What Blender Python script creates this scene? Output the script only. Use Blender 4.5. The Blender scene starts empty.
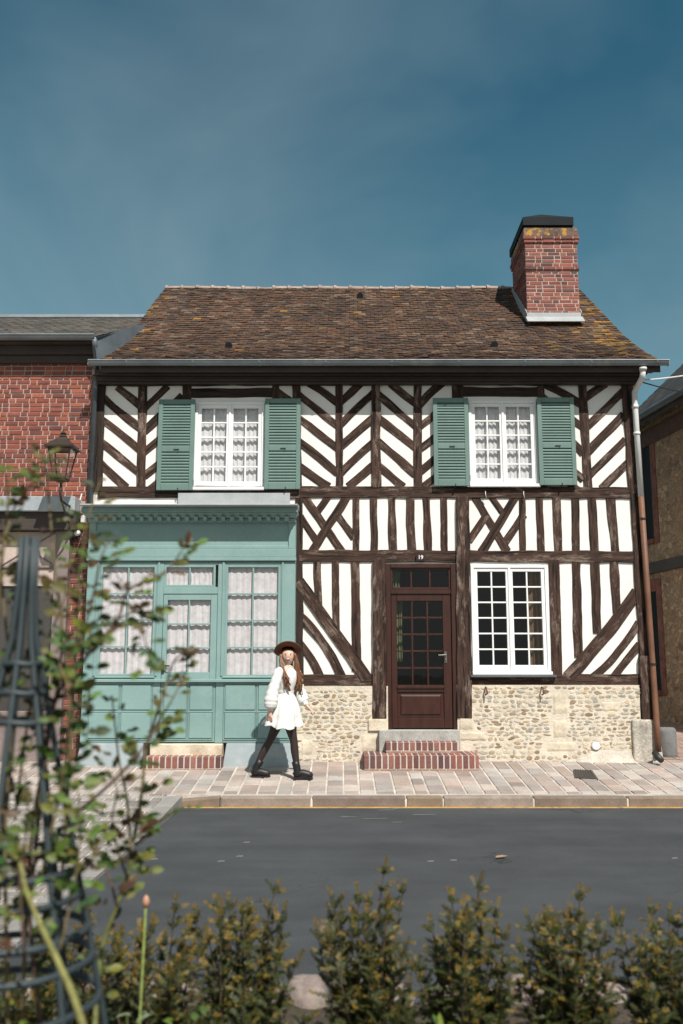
import bpy, bmesh, math, random
from mathutils import Vector, Matrix, noise
random.seed(7)
R = math.radians
sc = bpy.context.scene
COL = sc.collection

# ------------------------------------------------------------------ camera model
FPX = 920.0
PITCH = math.atan((665 - 512) / FPX)
CAM = Vector((0.0, -13.5, 1.67))
SP, CP = math.sin(PITCH), math.cos(PITCH)

def ray(px, py):
    a, b = (px - 341.5) / FPX, (512 - py) / FPX
    return Vector((a, CP - b * SP, SP + b * CP))

def F(px, py, y=0.0):
    """point where the line of sight meets the vertical plane y"""
    d = ray(px, py)
    return CAM + d * ((y - CAM.y) / d.y)

def G(px, py, z=0.0):
    d = ray(px, py)
    return CAM + d * ((z - CAM.z) / d.z)

def U(a, b):
    return random.uniform(a, b)

# ------------------------------------------------------------------ mesh builder
class MB:
    def __init__(s):
        s.v = []; s.f = []; s.c = []; s.m = []; s.g = {}
    def vert(s, p, g=None):
        s.v.append(tuple(p))
        if g is not None: s.g[len(s.v) - 1] = tuple(g)
        return len(s.v) - 1
    def face(s, idx, col=(1, 1, 1), m=0):
        s.f.append(tuple(idx)); s.c.append(col); s.m.append(m)
    def quad(s, pts, col=(1, 1, 1), m=0):
        s.face([s.vert(p) for p in pts], col, m)
    def box(s, x0, x1, y0, y1, z0, z1, col=(1, 1, 1), m=0):
        s.hexa([(x0, y0, z0), (x1, y0, z0), (x1, y1, z0), (x0, y1, z0), (x0, y0, z1), (x1, y0, z1), (x1, y1, z1), (x0, y1, z1)], col, m)
    def hexa(s, p, col=(1, 1, 1), m=0):
        i = [s.vert(q) for q in p]
        for q in ((0, 3, 2, 1), (4, 5, 6, 7), (0, 1, 5, 4), (1, 2, 6, 5), (2, 3, 7, 6), (3, 0, 4, 7)):
            s.face([i[k] for k in q], col, m)
    def obox(s, c, ux, uy, uz, hx, hy, hz, col=(1, 1, 1), m=0):
        c = Vector(c); p = []
        for z in (-1, 1):
            for x, y in ((-1, -1), (1, -1), (1, 1), (-1, 1)):
                p.append(c + ux * hx * x + uy * hy * y + uz * hz * z)
        s.hexa(p, col, m)
    def plate(s, O, Ux, V, N, u0, u1, v0, v1, n0, n1, ch, col=(1, 1, 1), m=0):
        """raised rectangle with sloping edges (brick, paver)"""
        b = [O + Ux * u + V * v + N * n0 for u, v in ((u0, v0), (u1, v0), (u1, v1), (u0, v1))]
        t = [O + Ux * u + V * v + N * n1 for u, v in ((u0 + ch, v0 + ch), (u1 - ch, v0 + ch), (u1 - ch, v1 - ch), (u0 + ch, v1 - ch))]
        i = [s.vert(q) for q in b + t]
        s.face([i[4], i[5], i[6], i[7]], col, m)
        for k in range(4):
            l = (k + 1) % 4
            s.face([i[k], i[l], i[4 + l], i[4 + k]], col, m)
    def tube(s, pts, rad, n=8, col=(1, 1, 1), m=0, cap=True, flat=1.0):
        pts = [Vector(p) for p in pts]
        if not hasattr(rad, '__len__'): rad = [rad] * len(pts)
        rings = []; up = None
        for k, p in enumerate(pts):
            d = (pts[min(k + 1, len(pts) - 1)] - pts[max(k - 1, 0)])
            if d.length < 1e-9: d = Vector((0, 0, 1))
            d.normalize()
            if up is None:
                up = d.cross(Vector((0.3, 1, 0.2)))
                if up.length < .1: up = d.cross(Vector((1, 0, 0)))
            up = (up - d * up.dot(d)).normalized()
            sd = d.cross(up)
            rings.append([s.vert(p + (up * math.cos(2 * math.pi * j / n) + sd * math.sin(2 * math.pi * j / n) * flat) * rad[k]) for j in range(n)])
        for a, b in zip(rings, rings[1:]):
            for j in range(n):
                l = (j + 1) % n
                s.face([a[j], a[l], b[l], b[j]], col, m)
        if cap:
            s.face(rings[0][::-1], col, m); s.face(rings[-1], col, m)
    def lathe(s, c, prof, n=16, col=(1, 1, 1), m=0, sx=1, sy=1, wob=0):
        c = Vector(c); rings = []
        for r, z in prof:
            rings.append([s.vert(c + Vector((math.cos(2 * math.pi * j / n) * r * sx, math.sin(2 * math.pi * j / n) * r * sy, z))) for j in range(n)])
        for a, b in zip(rings, rings[1:]):
            for j in range(n):
                l = (j + 1) % n
                s.face([a[j], a[l], b[l], b[j]], col, m)
        s.face(rings[0][::-1], col, m); s.face(rings[-1], col, m)
    def prism(s, poly, y0, y1, col=(1, 1, 1), m=0):
        """poly of (x,z) counter-clockwise seen from -y, extruded y0 (front) to y1"""
        a = [s.vert((x, y0, z)) for x, z in poly]; b = [s.vert((x, y1, z)) for x, z in poly]
        s.face(a, col, m); s.face(b[::-1], col, m)
        n = len(poly)
        for k in range(n):
            l = (k + 1) % n
            s.face([a[l], a[k], b[k], b[l]], col, m)
    def leaf(s, p, d, nrm, L, W, col, m=0, fold=.25, curl=.2):
        p = Vector(p); d = Vector(d).normalized(); nrm = Vector(nrm)
        sd = d.cross(nrm)
        if sd.length < 1e-4: sd = d.cross(Vector((.3, .5, .8)))
        sd.normalize(); n = sd.cross(d)
        c0 = s.vert(p); c1 = s.vert(p + d * L * .5 - n * curl * L * .1); c2 = s.vert(p + d * L - n * curl * L)
        for q in (1, -1):
            e1 = s.vert(p + d * L * .28 + sd * q * W * .45 + n * fold * W * .5)
            e2 = s.vert(p + d * L * .68 + sd * q * W * .40 + n * fold * W * .4 - n * curl * L * .4)
            s.face([c0, e1, c1] if q < 0 else [c0, c1, e1], col, m)
            s.face([e1, e2, c2, c1] if q < 0 else [e1, c1, c2, e2], col, m)
    def sheet(s, fn, nu, nv, col=(1, 1, 1), m=0, closed=False):
        """grid of fn(i/nu, j/nv)"""
        idx = [[s.vert(fn(i / nu, j / nv)) for j in range(nv + 1)] for i in range(nu + 1)]
        for i in range(nu):
            for j in range(nv):
                s.face([idx[i][j], idx[i + 1][j], idx[i + 1][j + 1], idx[i][j + 1]], col, m)
    def build(s, name, mats, parent=None, smooth=False, bevel=0, kind=None, seg=1):
        if not isinstance(mats, (list, tuple)): mats = [mats]
        off = Vector((0, 0, 0)); q = parent
        while q is not None:
            off += q.location; q = q.parent
        me = bpy.data.meshes.new(name)
        me.from_pydata([(x - off.x, y - off.y, z - off.z) for x, y, z in s.v], [], s.f)
        for m in mats: me.materials.append(m)
        if len(mats) > 1: me.polygons.foreach_set('material_index', s.m)
        ca = me.color_attributes.new('Col', 'FLOAT_COLOR', 'CORNER')
        buf = []
        for f, c in zip(s.f, s.c):
            buf.extend((c[0], c[1], c[2], 1.0) * len(f))
        ca.data.foreach_set('color', buf)
        if s.g:
            at = me.attributes.new('grain', 'FLOAT_VECTOR', 'POINT')
            b = []
            for k in range(len(s.v)): b.extend(s.g.get(k, (0, 0, 0)))
            at.data.foreach_set('vector', b)
        if smooth: me.polygons.foreach_set('use_smooth', [True] * len(me.polygons))
        me.update()
        o = bpy.data.objects.new(name, me); COL.objects.link(o)
        if parent is not None: o.parent = parent
        if bevel:
            bv = o.modifiers.new('bevel', 'BEVEL'); bv.width = bevel; bv.segments = seg; bv.limit_method = 'ANGLE'; bv.angle_limit = R(40)
        if kind: o['kind'] = kind
        return o

def thing(name, loc, label, cat, group=None):
    o = bpy.data.objects.new(name, None); COL.objects.link(o)
    o.location = loc; o.empty_display_size = .2
    o['label'] = label; o['category'] = cat
    if group: o['group'] = group
    return o

def tag(o, label, cat, group=None):
    o['label'] = label; o['category'] = cat
    if group: o['group'] = group
    return o

# ------------------------------------------------------------------ materials
def nodes(name):
    m = bpy.data.materials.new(name); m.use_nodes = True
    nt = m.node_tree; b = nt.nodes['Principled BSDF']
    return m, nt, b

def N(nt, t, **kw):
    n = nt.nodes.new(t)
    for k, v in kw.items():
        if k.startswith('i_'): n.inputs[k[2:].replace('_', ' ')].default_value = v
        else: setattr(n, k, v)
    return n

def mixc(nt, a, b, fac, mode='MIX'):
    n = nt.nodes.new('ShaderNodeMix'); n.data_type = 'RGBA'; n.blend_type = mode; n.clamp_factor = True
    for sock, v in ((n.inputs[0], fac), (n.inputs[6], a), (n.inputs[7], b)):
        if hasattr(v, 'links'): nt.links.new(v, sock)
        elif hasattr(v, '__len__'): sock.default_value = (v[0], v[1], v[2], 1)
        else: sock.default_value = v
    return n.outputs[2]

def ramp(nt, src, stops, interp='LINEAR'):
    n = nt.nodes.new('ShaderNodeValToRGB'); n.color_ramp.interpolation = interp
    e = n.color_ramp.elements
    while len(e) < len(stops): e.new(.5)
    for k, (p, c) in enumerate(stops):
        e[k].position = p
        e[k].color = (c, c, c, 1) if not hasattr(c, '__len__') else (c[0], c[1], c[2], 1)
    nt.links.new(src, n.inputs[0])
    return n.outputs[0]

def noise_out(nt, vec, scale, detail=4, rough=.6, dist=0):
    n = N(nt, 'ShaderNodeTexNoise'); n.inputs['Scale'].default_value = scale
    n.inputs['Detail'].default_value = detail; n.inputs['Roughness'].default_value = rough; n.inputs['Distortion'].default_value = dist
    if vec is not None: nt.links.new(vec, n.inputs['Vector'])
    return n.outputs['Fac']

def mat(name, col=(.5, .5, .5), rough=.75, var=.25, scale=3.0, fine=.15, fscale=60, bump=.15, bscale=None, attr=False,
        stain=None, stain_scale=1.5, stain_cut=(.55, .7), metal=0, spec=.5, stretch=None, bdist=.004):
    m, nt, b = nodes(name)
    tc = N(nt, 'ShaderNodeTexCoord'); vec = tc.outputs['Object']
    if stretch:
        mp = N(nt, 'ShaderNodeMapping'); mp.inputs['Scale'].default_value = stretch
        nt.links.new(vec, mp.inputs['Vector']); vec = mp.outputs['Vector']
    if attr:
        a = N(nt, 'ShaderNodeAttribute', attribute_name='Col'); c = a.outputs['Color']
        c = mixc(nt, c, col, 1.0, 'MULTIPLY')
    else:
        c = None
    n1 = noise_out(nt, vec, scale, 5); n2 = noise_out(nt, vec, fscale, 3)
    v1 = ramp(nt, n1, [(.3, 1 - var), (.7, 1 + var)])
    v2 = ramp(nt, n2, [(.3, 1 - fine), (.7, 1 + fine)])
    base = c if c is not None else col
    c1 = mixc(nt, base, v1, 1.0, 'MULTIPLY')
    c2 = mixc(nt, c1, v2, 1.0, 'MULTIPLY')
    if stain:
        n3 = noise_out(nt, vec, stain_scale, 6, .65)
        f = ramp(nt, n3, [(stain_cut[0], 0.0), (stain_cut[1], 1.0)])
        c2 = mixc(nt, c2, stain, f)
    nt.links.new(c2, b.inputs['Base Color'])
    b.inputs['Roughness'].default_value = rough; b.inputs['Metallic'].default_value = metal
    b.inputs['Specular IOR Level'].default_value = spec
    if bump:
        bp = N(nt, 'ShaderNodeBump'); bp.inputs['Strength'].default_value = bump; bp.inputs['Distance'].default_value = bdist
        nb = noise_out(nt, vec, bscale or fscale, 4)
        nt.links.new(nb, bp.inputs['Height']); nt.links.new(bp.outputs['Normal'], b.inputs['Normal'])
    return m

def timber_mat(name, dark, mid, pale, pale_amt=.62):
    m, nt, b = nodes(name)
    a = N(nt, 'ShaderNodeAttribute', attribute_name='grain'); vec = a.outputs['Vector']
    def mp(sx, sy):
        q = N(nt, 'ShaderNodeMapping'); q.inputs['Scale'].default_value = (sx, sy, 1.0); nt.links.new(vec, q.inputs['Vector']); return q.outputs['Vector']
    g = noise_out(nt, mp(2.6, 26), 1.0, 6, .7)
    g2 = noise_out(nt, mp(4.0, 13), 1.0, 6, .72, .5)
    crack = noise_out(nt, mp(1.6, 22), 1.0, 3, .5)
    c = ramp(nt, g, [(.36, dark), (.62, mid)])
    big = noise_out(nt, mp(1.3, 5), 1.0, 3, .6, .4)
    g2 = mixc(nt, g2, big, .38)
    pa = ramp(nt, g2, [(pale_amt, 0.0), (pale_amt + .11, .85)])
    fl = noise_out(nt, mp(22, 110), 1.0, 3, .6)
    pa = mixc(nt, pa, ramp(nt, fl, [(.4, .35), (.6, 1.0)]), 1.0, 'MULTIPLY')
    c = mixc(nt, c, pale, pa)
    ck = ramp(nt, crack, [(.34, 1.0), (.40, 0.0)])
    c = mixc(nt, c, (.008, .006, .005), ck)
    nt.links.new(c, b.inputs['Base Color']); b.inputs['Roughness'].default_value = .8; b.inputs['Specular IOR Level'].default_value = .25
    bp = N(nt, 'ShaderNodeBump'); bp.inputs['Strength'].default_value = .6; bp.inputs['Distance'].default_value = .008
    hh = mixc(nt, g, ck, .6, 'SUBTRACT')
    nt.links.new(hh, bp.inputs['Height']); nt.links.new(bp.outputs['Normal'], b.inputs['Normal'])
    return m

def glass_mat(name, tint=(1, 1, 1), ior=1.5):
    m = bpy.data.materials.new(name); m.use_nodes = True; nt = m.node_tree
    nt.nodes.clear()
    o = N(nt, 'ShaderNodeOutputMaterial'); mx = N(nt, 'ShaderNodeMixShader'); tr = N(nt, 'ShaderNodeBsdfTransparent'); gl = N(nt, 'ShaderNodeBsdfGlossy')
    fr = N(nt, 'ShaderNodeFresnel'); ge = N(nt, 'ShaderNodeNewGeometry'); mr = N(nt, 'ShaderNodeMapRange')
    mr.inputs['To Min'].default_value = ior; mr.inputs['To Max'].default_value = 1 / ior
    nt.links.new(ge.outputs['Backfacing'], mr.inputs['Value']); nt.links.new(mr.outputs[0], fr.inputs['IOR'])
    tr.inputs['Color'].default_value = (*tint, 1); gl.inputs['Roughness'].default_value = .015
    tc = N(nt, 'ShaderNodeTexCoord'); nz = noise_out(nt, tc.outputs['Object'], 2.2, 2)
    bp = N(nt, 'ShaderNodeBump'); bp.inputs['Strength'].default_value = .25; bp.inputs['Distance'].default_value = .01
    nt.links.new(nz, bp.inputs['Height']); nt.links.new(bp.outputs['Normal'], gl.inputs['Normal'])
    nt.links.new(fr.outputs[0], mx.inputs[0]); nt.links.new(tr.outputs[0], mx.inputs[1]); nt.links.new(gl.outputs[0], mx.inputs[2])
    nt.links.new(mx.outputs[0], o.inputs['Surface'])
    return m

def curtain_mat(name, base, band, period, amp, width, wave):
    m, nt, b = nodes(name)
    tc = N(nt, 'ShaderNodeTexCoord'); sx = N(nt, 'ShaderNodeSeparateXYZ'); nt.links.new(tc.outputs['Object'], sx.inputs[0])
    def mth(op, a, bb=None):
        n = N(nt, 'ShaderNodeMath', operation=op)
        for k, v in enumerate((a, bb)):
            if v is None: continue
            if hasattr(v, 'links'): nt.links.new(v, n.inputs[k])
            else: n.inputs[k].default_value = v
        return n.outputs[0]
    sn = mth('ABSOLUTE', mth('SINE', mth('MULTIPLY', sx.outputs['X'], math.pi / wave)))
    s_ = mth('ADD', sx.outputs['Z'], mth('MULTIPLY', sn, amp))
    fr = mth('FRACT', mth('DIVIDE', s_, period))
    f = ramp(nt, fr, [(0.0, 1.0), (width, .75), (width + .04, 0.0)])
    c = mixc(nt, base, band, f)
    nz = noise_out(nt, tc.outputs['Object'], 14, 4)
    c = mixc(nt, c, ramp(nt, nz, [(.3, .85), (.7, 1.1)]), 1.0, 'MULTIPLY')
    nt.links.new(c, b.inputs['Base Color']); b.inputs['Roughness'].default_value = .9
    return m

def leaf_mat(name):
    m, nt, b = nodes(name)
    a = N(nt, 'ShaderNodeAttribute', attribute_name='Col')
    tc = N(nt, 'ShaderNodeTexCoord'); nz = noise_out(nt, tc.outputs['Object'], 35, 3)
    c = mixc(nt, a.outputs['Color'], ramp(nt, nz, [(.3, .7), (.7, 1.3)]), 1.0, 'MULTIPLY')
    nt.links.new(c, b.inputs['Base Color']); b.inputs['Roughness'].default_value = .5; b.inputs['Specular IOR Level'].default_value = .35
    tl = N(nt, 'ShaderNodeBsdfTranslucent'); nt.links.new(c, tl.inputs['Color'])
    mx = N(nt, 'ShaderNodeMixShader'); mx.inputs[0].default_value = .3
    nt.links.new(b.outputs[0], mx.inputs[1]); nt.links.new(tl.outputs[0], mx.inputs[2])
    nt.links.new(mx.outputs[0], nt.nodes['Material Output'].inputs['Surface'])
    return m

def voronoi_stone(name, mortar, cols, scale=6.0, zs=1.5):
    m, nt, b = nodes(name)
    tc = N(nt, 'ShaderNodeTexCoord'); mp = N(nt, 'ShaderNodeMapping'); mp.inputs['Scale'].default_value = (1, 1, zs)
    dn = N(nt, 'ShaderNodeTexNoise'); dn.inputs['Scale'].default_value = 6; dn.inputs['Detail'].default_value = 4
    nt.links.new(tc.outputs['Object'], dn.inputs['Vector'])
    dm = N(nt, 'ShaderNodeVectorMath', operation='MULTIPLY_ADD'); dm.inputs[1].default_value = (.22, .22, .22)
    nt.links.new(dn.outputs['Color'], dm.inputs[0]); nt.links.new(tc.outputs['Object'], dm.inputs[2])
    nt.links.new(dm.outputs[0], mp.inputs['Vector']); vec = mp.outputs['Vector']
    v1 = N(nt, 'ShaderNodeTexVoronoi', feature='F1'); v1.inputs['Scale'].default_value = scale
    v2 = N(nt, 'ShaderNodeTexVoronoi', feature='DISTANCE_TO_EDGE'); v2.inputs['Scale'].default_value = scale
    nt.links.new(vec, v1.inputs['Vector']); nt.links.new(vec, v2.inputs['Vector'])
    sp = N(nt, 'ShaderNodeSeparateColor'); nt.links.new(v1.outputs['Color'], sp.inputs[0])
    c = ramp(nt, sp.outputs[0], [(k / (len(cols) - 1), q) for k, q in enumerate(cols)])
    nz = noise_out(nt, vec, 22, 5, .7)
    c = mixc(nt, c, ramp(nt, nz, [(.3, .6), (.7, 1.35)]), 1.0, 'MULTIPLY')
    e = ramp(nt, v2.outputs['Distance'], [(.03, 0.0), (.10, 1.0)])
    c = mixc(nt, mortar, c, e)
    nt.links.new(c, b.inputs['Base Color']); b.inputs['Roughness'].default_value = .9
    bp = N(nt, 'ShaderNodeBump'); bp.inputs['Strength'].default_value = .8; bp.inputs['Distance'].default_value = .03
    nt.links.new(e, bp.inputs['Height']); nt.links.new(bp.outputs['Normal'], b.inputs['Normal'])
    return m

M = {}
M['plaster'] = mat('plaster', (.80, .77, .735), .9, .05, 1.2, .04, 30, .35, 18, stain=(.62, .585, .54), stain_scale=2.2, stain_cut=(.62, .85), bdist=.01)
M['timber'] = timber_mat('weathered_oak', (.014, .0085, .007), (.072, .039, .028), (.29, .22, .18), .53)
M['timber_dark'] = timber_mat('dark_oak', (.016, .011, .009), (.045, .029, .023), (.14, .11, .09), .70)
M['teal'] = mat('teal_paint', (.200, .316, .304), .5, .08, 1.5, .04, 40, .12, 18, stain=(.27, .37, .36), stain_scale=2.5, stain_cut=(.5, .85))
M['shutter'] = mat('green_paint', (.122, .196, .176), .5, .10, 3, .05, 40, .05, 30)
M['slate_paint'] = mat('blue_grey_plinth', (.30, .35, .37), .8, .08, 2, .05, 60, .2, 30, stain=(.40, .42, .41), stain_scale=3)
M['white_paint'] = mat('white_paint', (.80, .80, .80), .4, .03, 4, .02, 60, .03)
M['door_paint'] = mat('oxblood_wood', (.044, .016, .011), .32, .25, 2, .2, 30, .1, 40, stretch=(6, 6, 1))
M['zinc'] = mat('zinc', (.20, .225, .245), .55, .2, 2.5, .1, 40, .08, metal=.2, stain=(.30, .32, .335), stain_scale=2)
M['zinc_ledge'] = mat('ledge_zinc', (.34, .37, .40), .55, .2, 2.5, .1, 40, .08, metal=.2, stain=(.46, .48, .49), stain_scale=2)
M['zinc_pale'] = mat('pale_zinc', (.34, .36, .37), .55, .15, 2.5, .06, 30, .15, 12, stain=(.30, .32, .33), stain_scale=3)
M['zinc_dark'] = mat('dark_zinc', (.10, .115, .13), .5, .2, 3, .1, 40, .05, metal=.2)
M['tile'] = mat('roof_tile', (.98, .85, .75), .9, .30, 1.3, .30, 22, .5, 40, attr=True, stain=(.17, .12, .05), stain_scale=9, stain_cut=(.66, .80))
M['slate'] = mat('slate', (1, 1, 1), .7, .3, 2, .25, 25, .4, 40, attr=True, stain=(.10, .10, .07), stain_scale=3)
M['ridge'] = mat('ridge_tile', (.30, .23, .195), .9, .3, 4, .2, 30, .4, 30)
M['brick'] = mat('brick', (1, 1, 1), .88, .14, 5, .25, 70, .5, 90, attr=True)
M['mortar'] = mat('mortar', (.43, .33, .29), .95, .2, 4, .15, 60, .4, 70)
M['mortar_cream'] = mat('lime_mortar', (.60, .535, .44), .95, .14, 5, .12, 60, .7, 30, bdist=.012)
M['stone'] = mat('rubble_stone', (1, 1, 1), .85, .22, 14, .2, 70, .5, 50, attr=True)
M['ashlar'] = mat('ashlar', (.58, .505, .395), .9, .22, 5, .12, 50, .5, 30, stain=(.40, .27, .14), stain_scale=4, stain_cut=(.55, .75), bdist=.01)
M['grey_stone'] = mat('grey_stone', (.36, .35, .33), .9, .22, 6, .2, 60, .5, 40, stain=(.20, .20, .18), stain_scale=5)
M['paver'] = mat('paver', (1, 1, 1), .88, .2, 2.2, .2, 70, .5, 50, attr=True, stain=(.20, .165, .145), stain_scale=3.2, stain_cut=(.60, .82))
M['joint'] = mat('joint_mortar', (.46, .42, .375), .95, .3, 3, .12, 50, .4)
M['kerb'] = mat('kerb_stone', (1, 1, 1), .9, .22, 5, .15, 50, .5, 30, attr=True)
def asphalt():
    m, nt, b = nodes('asphalt'); tc = N(nt, 'ShaderNodeTexCoord'); vec = tc.outputs['Object']
    mp = N(nt, 'ShaderNodeMapping'); mp.inputs['Scale'].default_value = (.18, 1.6, 1); nt.links.new(vec, mp.inputs['Vector'])
    wear = noise_out(nt, mp.outputs['Vector'], 1.0, 4, .6); blot = noise_out(nt, vec, 1.1, 6, .65); agg = noise_out(nt, vec, 130, 2, .6); grit = noise_out(nt, vec, 38, 3, .7)
    c = ramp(nt, wear, [(.35, (.042, .046, .051)), (.65, (.056, .060, .065))])
    c = mixc(nt, c, ramp(nt, blot, [(.3, .8), (.7, 1.2)]), 1.0, 'MULTIPLY')
    c = mixc(nt, c, ramp(nt, agg, [(.35, .6), (.65, 1.45)]), 1.0, 'MULTIPLY')
    c = mixc(nt, c, (.10, .10, .10), ramp(nt, grit, [(.70, 0.0), (.76, .5)]))
    vo = N(nt, 'ShaderNodeTexVoronoi', feature='DISTANCE_TO_EDGE'); vo.inputs['Scale'].default_value = .42
    wv = N(nt, 'ShaderNodeVectorMath', operation='MULTIPLY_ADD'); nz = N(nt, 'ShaderNodeTexNoise'); nz.inputs['Scale'].default_value = 2.2; nz.inputs['Detail'].default_value = 6
    nt.links.new(vec, nz.inputs['Vector']); nt.links.new(nz.outputs['Color'], wv.inputs[0]); wv.inputs[1].default_value = (.9, .9, .9); nt.links.new(vec, wv.inputs[2]); nt.links.new(wv.outputs[0], vo.inputs['Vector'])
    gate = ramp(nt, noise_out(nt, vec, .5, 2), [(.5, 0.0), (.6, 1.0)])
    ck = mixc(nt, ramp(nt, vo.outputs['Distance'], [(.0, 1.0), (.006, 0.0)]), gate, 1.0, 'MULTIPLY')
    c = mixc(nt, c, (.02, .02, .021), ck)
    nt.links.new(c, b.inputs['Base Color']); b.inputs['Roughness'].default_value = .9; b.inputs['Specular IOR Level'].default_value = .25
    bp = N(nt, 'ShaderNodeBump'); bp.inputs['Strength'].default_value = .6; bp.inputs['Distance'].default_value = .006; nt.links.new(agg, bp.inputs['Height']); nt.links.new(bp.outputs['Normal'], b.inputs['Normal'])
    return m
M['asphalt'] = asphalt()
M['yellow'] = mat('yellow_line', (.46, .27, .07), .8, .2, 4, .2, 60, .1, stain=(.17, .13, .09), stain_scale=9, stain_cut=(.52, .66))
M['soil'] = mat('soil', (.055, .04, .028), .95, .4, 6, .4, 60, .9, 30, bdist=.03)
M['ground'] = mat('ground', (.10, .10, .06), .95, .3, .5, .3, 20, .5)
M['iron'] = mat('iron', (.022, .022, .022), .5, .2, 6, .1, 50, .1)
M['rust'] = mat('rusty_iron', (.14, .06, .03), .85, .3, 8, .2, 60, .3)
M['bronze'] = mat('lantern_metal', (.06, .045, .035), .45, .2, 6, .1, 50, .1, metal=.4)
M['metal_obelisk'] = mat('slate_metal', (.027, .039, .045), .55, .15, 6, .08, 40, .05)
M['black_metal'] = mat('cap_metal', (.010, .013, .016), .75, .25, 4, .1, 40, .1, spec=.2)
M['pvc'] = mat('white_pipe', (.62, .62, .61), .45, .08, 3, .05, 40, .03)
M['pipe_brown'] = mat('brown_pipe', (.16, .072, .04), .6, .2, 4, .1, 40, .1)
M['glass'] = glass_mat('window_glass')
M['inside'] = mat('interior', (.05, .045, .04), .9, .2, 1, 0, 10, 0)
M['lace'] = curtain_mat('lace_curtain', (.55, .52, .535), (.52, .49, .505), .235, .05, .13, .17)
M['net'] = curtain_mat('net_curtain', (.56, .56, .57), (.50, .50, .51), .36, .02, .10, .12)
M['drape'] = mat('brown_drape', (.16, .10, .055), .9, .3, 5, .1, 40, 0)
M['drape_green'] = mat('green_drape', (.085, .105, .045), .9, .3, 5, .1, 40, 0)
M['leaf'] = leaf_mat('leaf')
M['bark'] = mat('bark', (1, 1, 1), .85, .3, 20, .2, 80, .4, attr=True)
M['taupe'] = mat('taupe_wood', (.21, .165, .155), .7, .15, 3, .1, 40, .1)
M['pink_panel'] = mat('pink_panel', (.46, .37, .33), .8, .15, 3, .1, 40, .1)
M['fascia'] = mat('dark_fascia', (.045, .033, .028), .7, .25, 2, .2, 30, .2)
M['stone_dark'] = voronoi_stone('rubble_house', (.30, .215, .145), [(.15, .10, .065), (.36, .235, .135), (.24, .155, .09), (.42, .31, .20), (.17, .125, .095)], 7.0, 1.5)
M['skin'] = mat('skin', (.60, .38, .30), .5, .05, 10, .03, 60, 0)
M['dress'] = mat('white_cotton', (.66, .645, .63), .9, .05, 10, .06, 60, .4, 26, bdist=.015)
M['tights'] = mat('black_tights', (.026, .016, .014), .6, .1, 10, .1, 60, 0)
M['boot'] = mat('black_leather', (.007, .007, .008), .5, .1, 10, .1, 60, .05)
M['hair'] = mat('brown_hair', (.17, .072, .03), .5, .3, 8, .3, 50, .3, stretch=(6, 6, 1))
M['felt'] = mat('brown_felt', (.125, .046, .023), .9, .1, 10, .1, 60, .1)
M['felt_dark'] = mat('hat_band', (.03, .014, .01), .8, .1, 10, .1, 60, .1)
M['lip'] = mat('lips', (.38, .09, .08), .4, .02, 10, 0, 60, 0)
M['eye'] = mat('eye_dark', (.03, .02, .015), .3, 0, 10, 0, 60, 0)
M['teeth'] = mat('teeth', (.8, .78, .74), .3, 0, 10, 0, 60, 0)
M['bud'] = mat('bud', (.42, .22, .14), .6, .1, 20, .1, 60, 0)
M['rock'] = mat('edging_rock', (.215, .17, .15), .9, .3, 4, .2, 30, .6, 20, stain=(.22, .19, .16), stain_scale=5, bdist=.02)

YK = -2.12      # kerb face
ZK = .115
def zpave(x, y):
    return ZK + (y - YK) * .0967

# ================================================================== SETTING
b = MB(); b.box(-150, 150, -150, 250, -.5, -.035); b.build('ground', M['ground'], kind='structure')
ROADN = -8.55      # near edge
b = MB(); b.sheet(lambda u, v: (-40 + 80 * u, ROADN + (YK + .02 - ROADN) * v, 0.0), 4, 2)
b.quad([(-40, ROADN, -.03), (40, ROADN, -.03), (40, ROADN, 0), (-40, ROADN, 0)])
b.build('road', M['asphalt'], kind='structure')
# painted line along the kerb foot (starts where the side street opens)
lx0 = G(186, 806, .004).x
b = MB(); b.box(lx0, 30, YK - .075, YK - .004, -.01, .005)
b.build('road_marking', M['yellow'], kind='structure')
# faint pale scuffs worn into the road
b = MB()
for k in range(7):
    p = G(U(330, 470), U(808, 826)); w = U(.1, .28)
    b.quad([(p.x, p.y, .004), (p.x + w, p.y + .02, .004), (p.x + w + .03, p.y + .05, .004), (p.x + .05, p.y + .04, .004)], (.16, .165, .17))
for px, py in ((150, 860), (217, 862), (236, 857), (243, 843), (427, 862), (450, 861), (672, 859)):
    p = G(px, py); w = .06
    b.quad([(p.x, p.y, .004), (p.x + w, p.y + .01, .004), (p.x + w, p.y + .04, .004), (p.x + .01, p.y + .03, .004)], (.25, .25, .25))
b.build('road_scuffs', M['paver'], kind='structure')

# kerb of long stones
b = MB(); x = lx0 - .75
JX = [lx0 - .75, G(220.5, 798, .1).x, G(311.5, 798, .1).x, G(406, 798, .1).x, G(443, 798, .1).x, G(533, 798, .1).x, G(627, 798, .1).x]
x = JX[-1]
while x < 28:
    x += U(1.0, 1.35); JX.append(x)
kc = [(.25, .20, .165), (.21, .155, .115), (.19, .145, .115), (.26, .21, .175), (.20, .15, .105), (.17, .13, .11)]
for k, (a, c) in enumerate(zip(JX, JX[1:])):
    col = kc[(k * 5 + 1) % 6]
    zt = ZK + U(-.004, .004)
    if k == 0:
        b.hexa([(a, YK, -.05), (c - .006, YK, -.05), (c - .006, YK + .16, -.05), (a, YK + .16, -.05), (a, YK, .03), (c - .006, YK, zt), (c - .006, YK + .16, zt), (a, YK + .16, .03)], col)
    else:
        b.box(a + .006, c - .006, YK + U(-.008, .008), YK + .16, -.05, zt, col)
b.box(JX[1], 28, YK + .01, YK + .15, -.04, ZK - .02, (.55, .50, .45))
b.build('kerb', M['kerb'], kind='structure', bevel=.018, seg=2)

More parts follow.
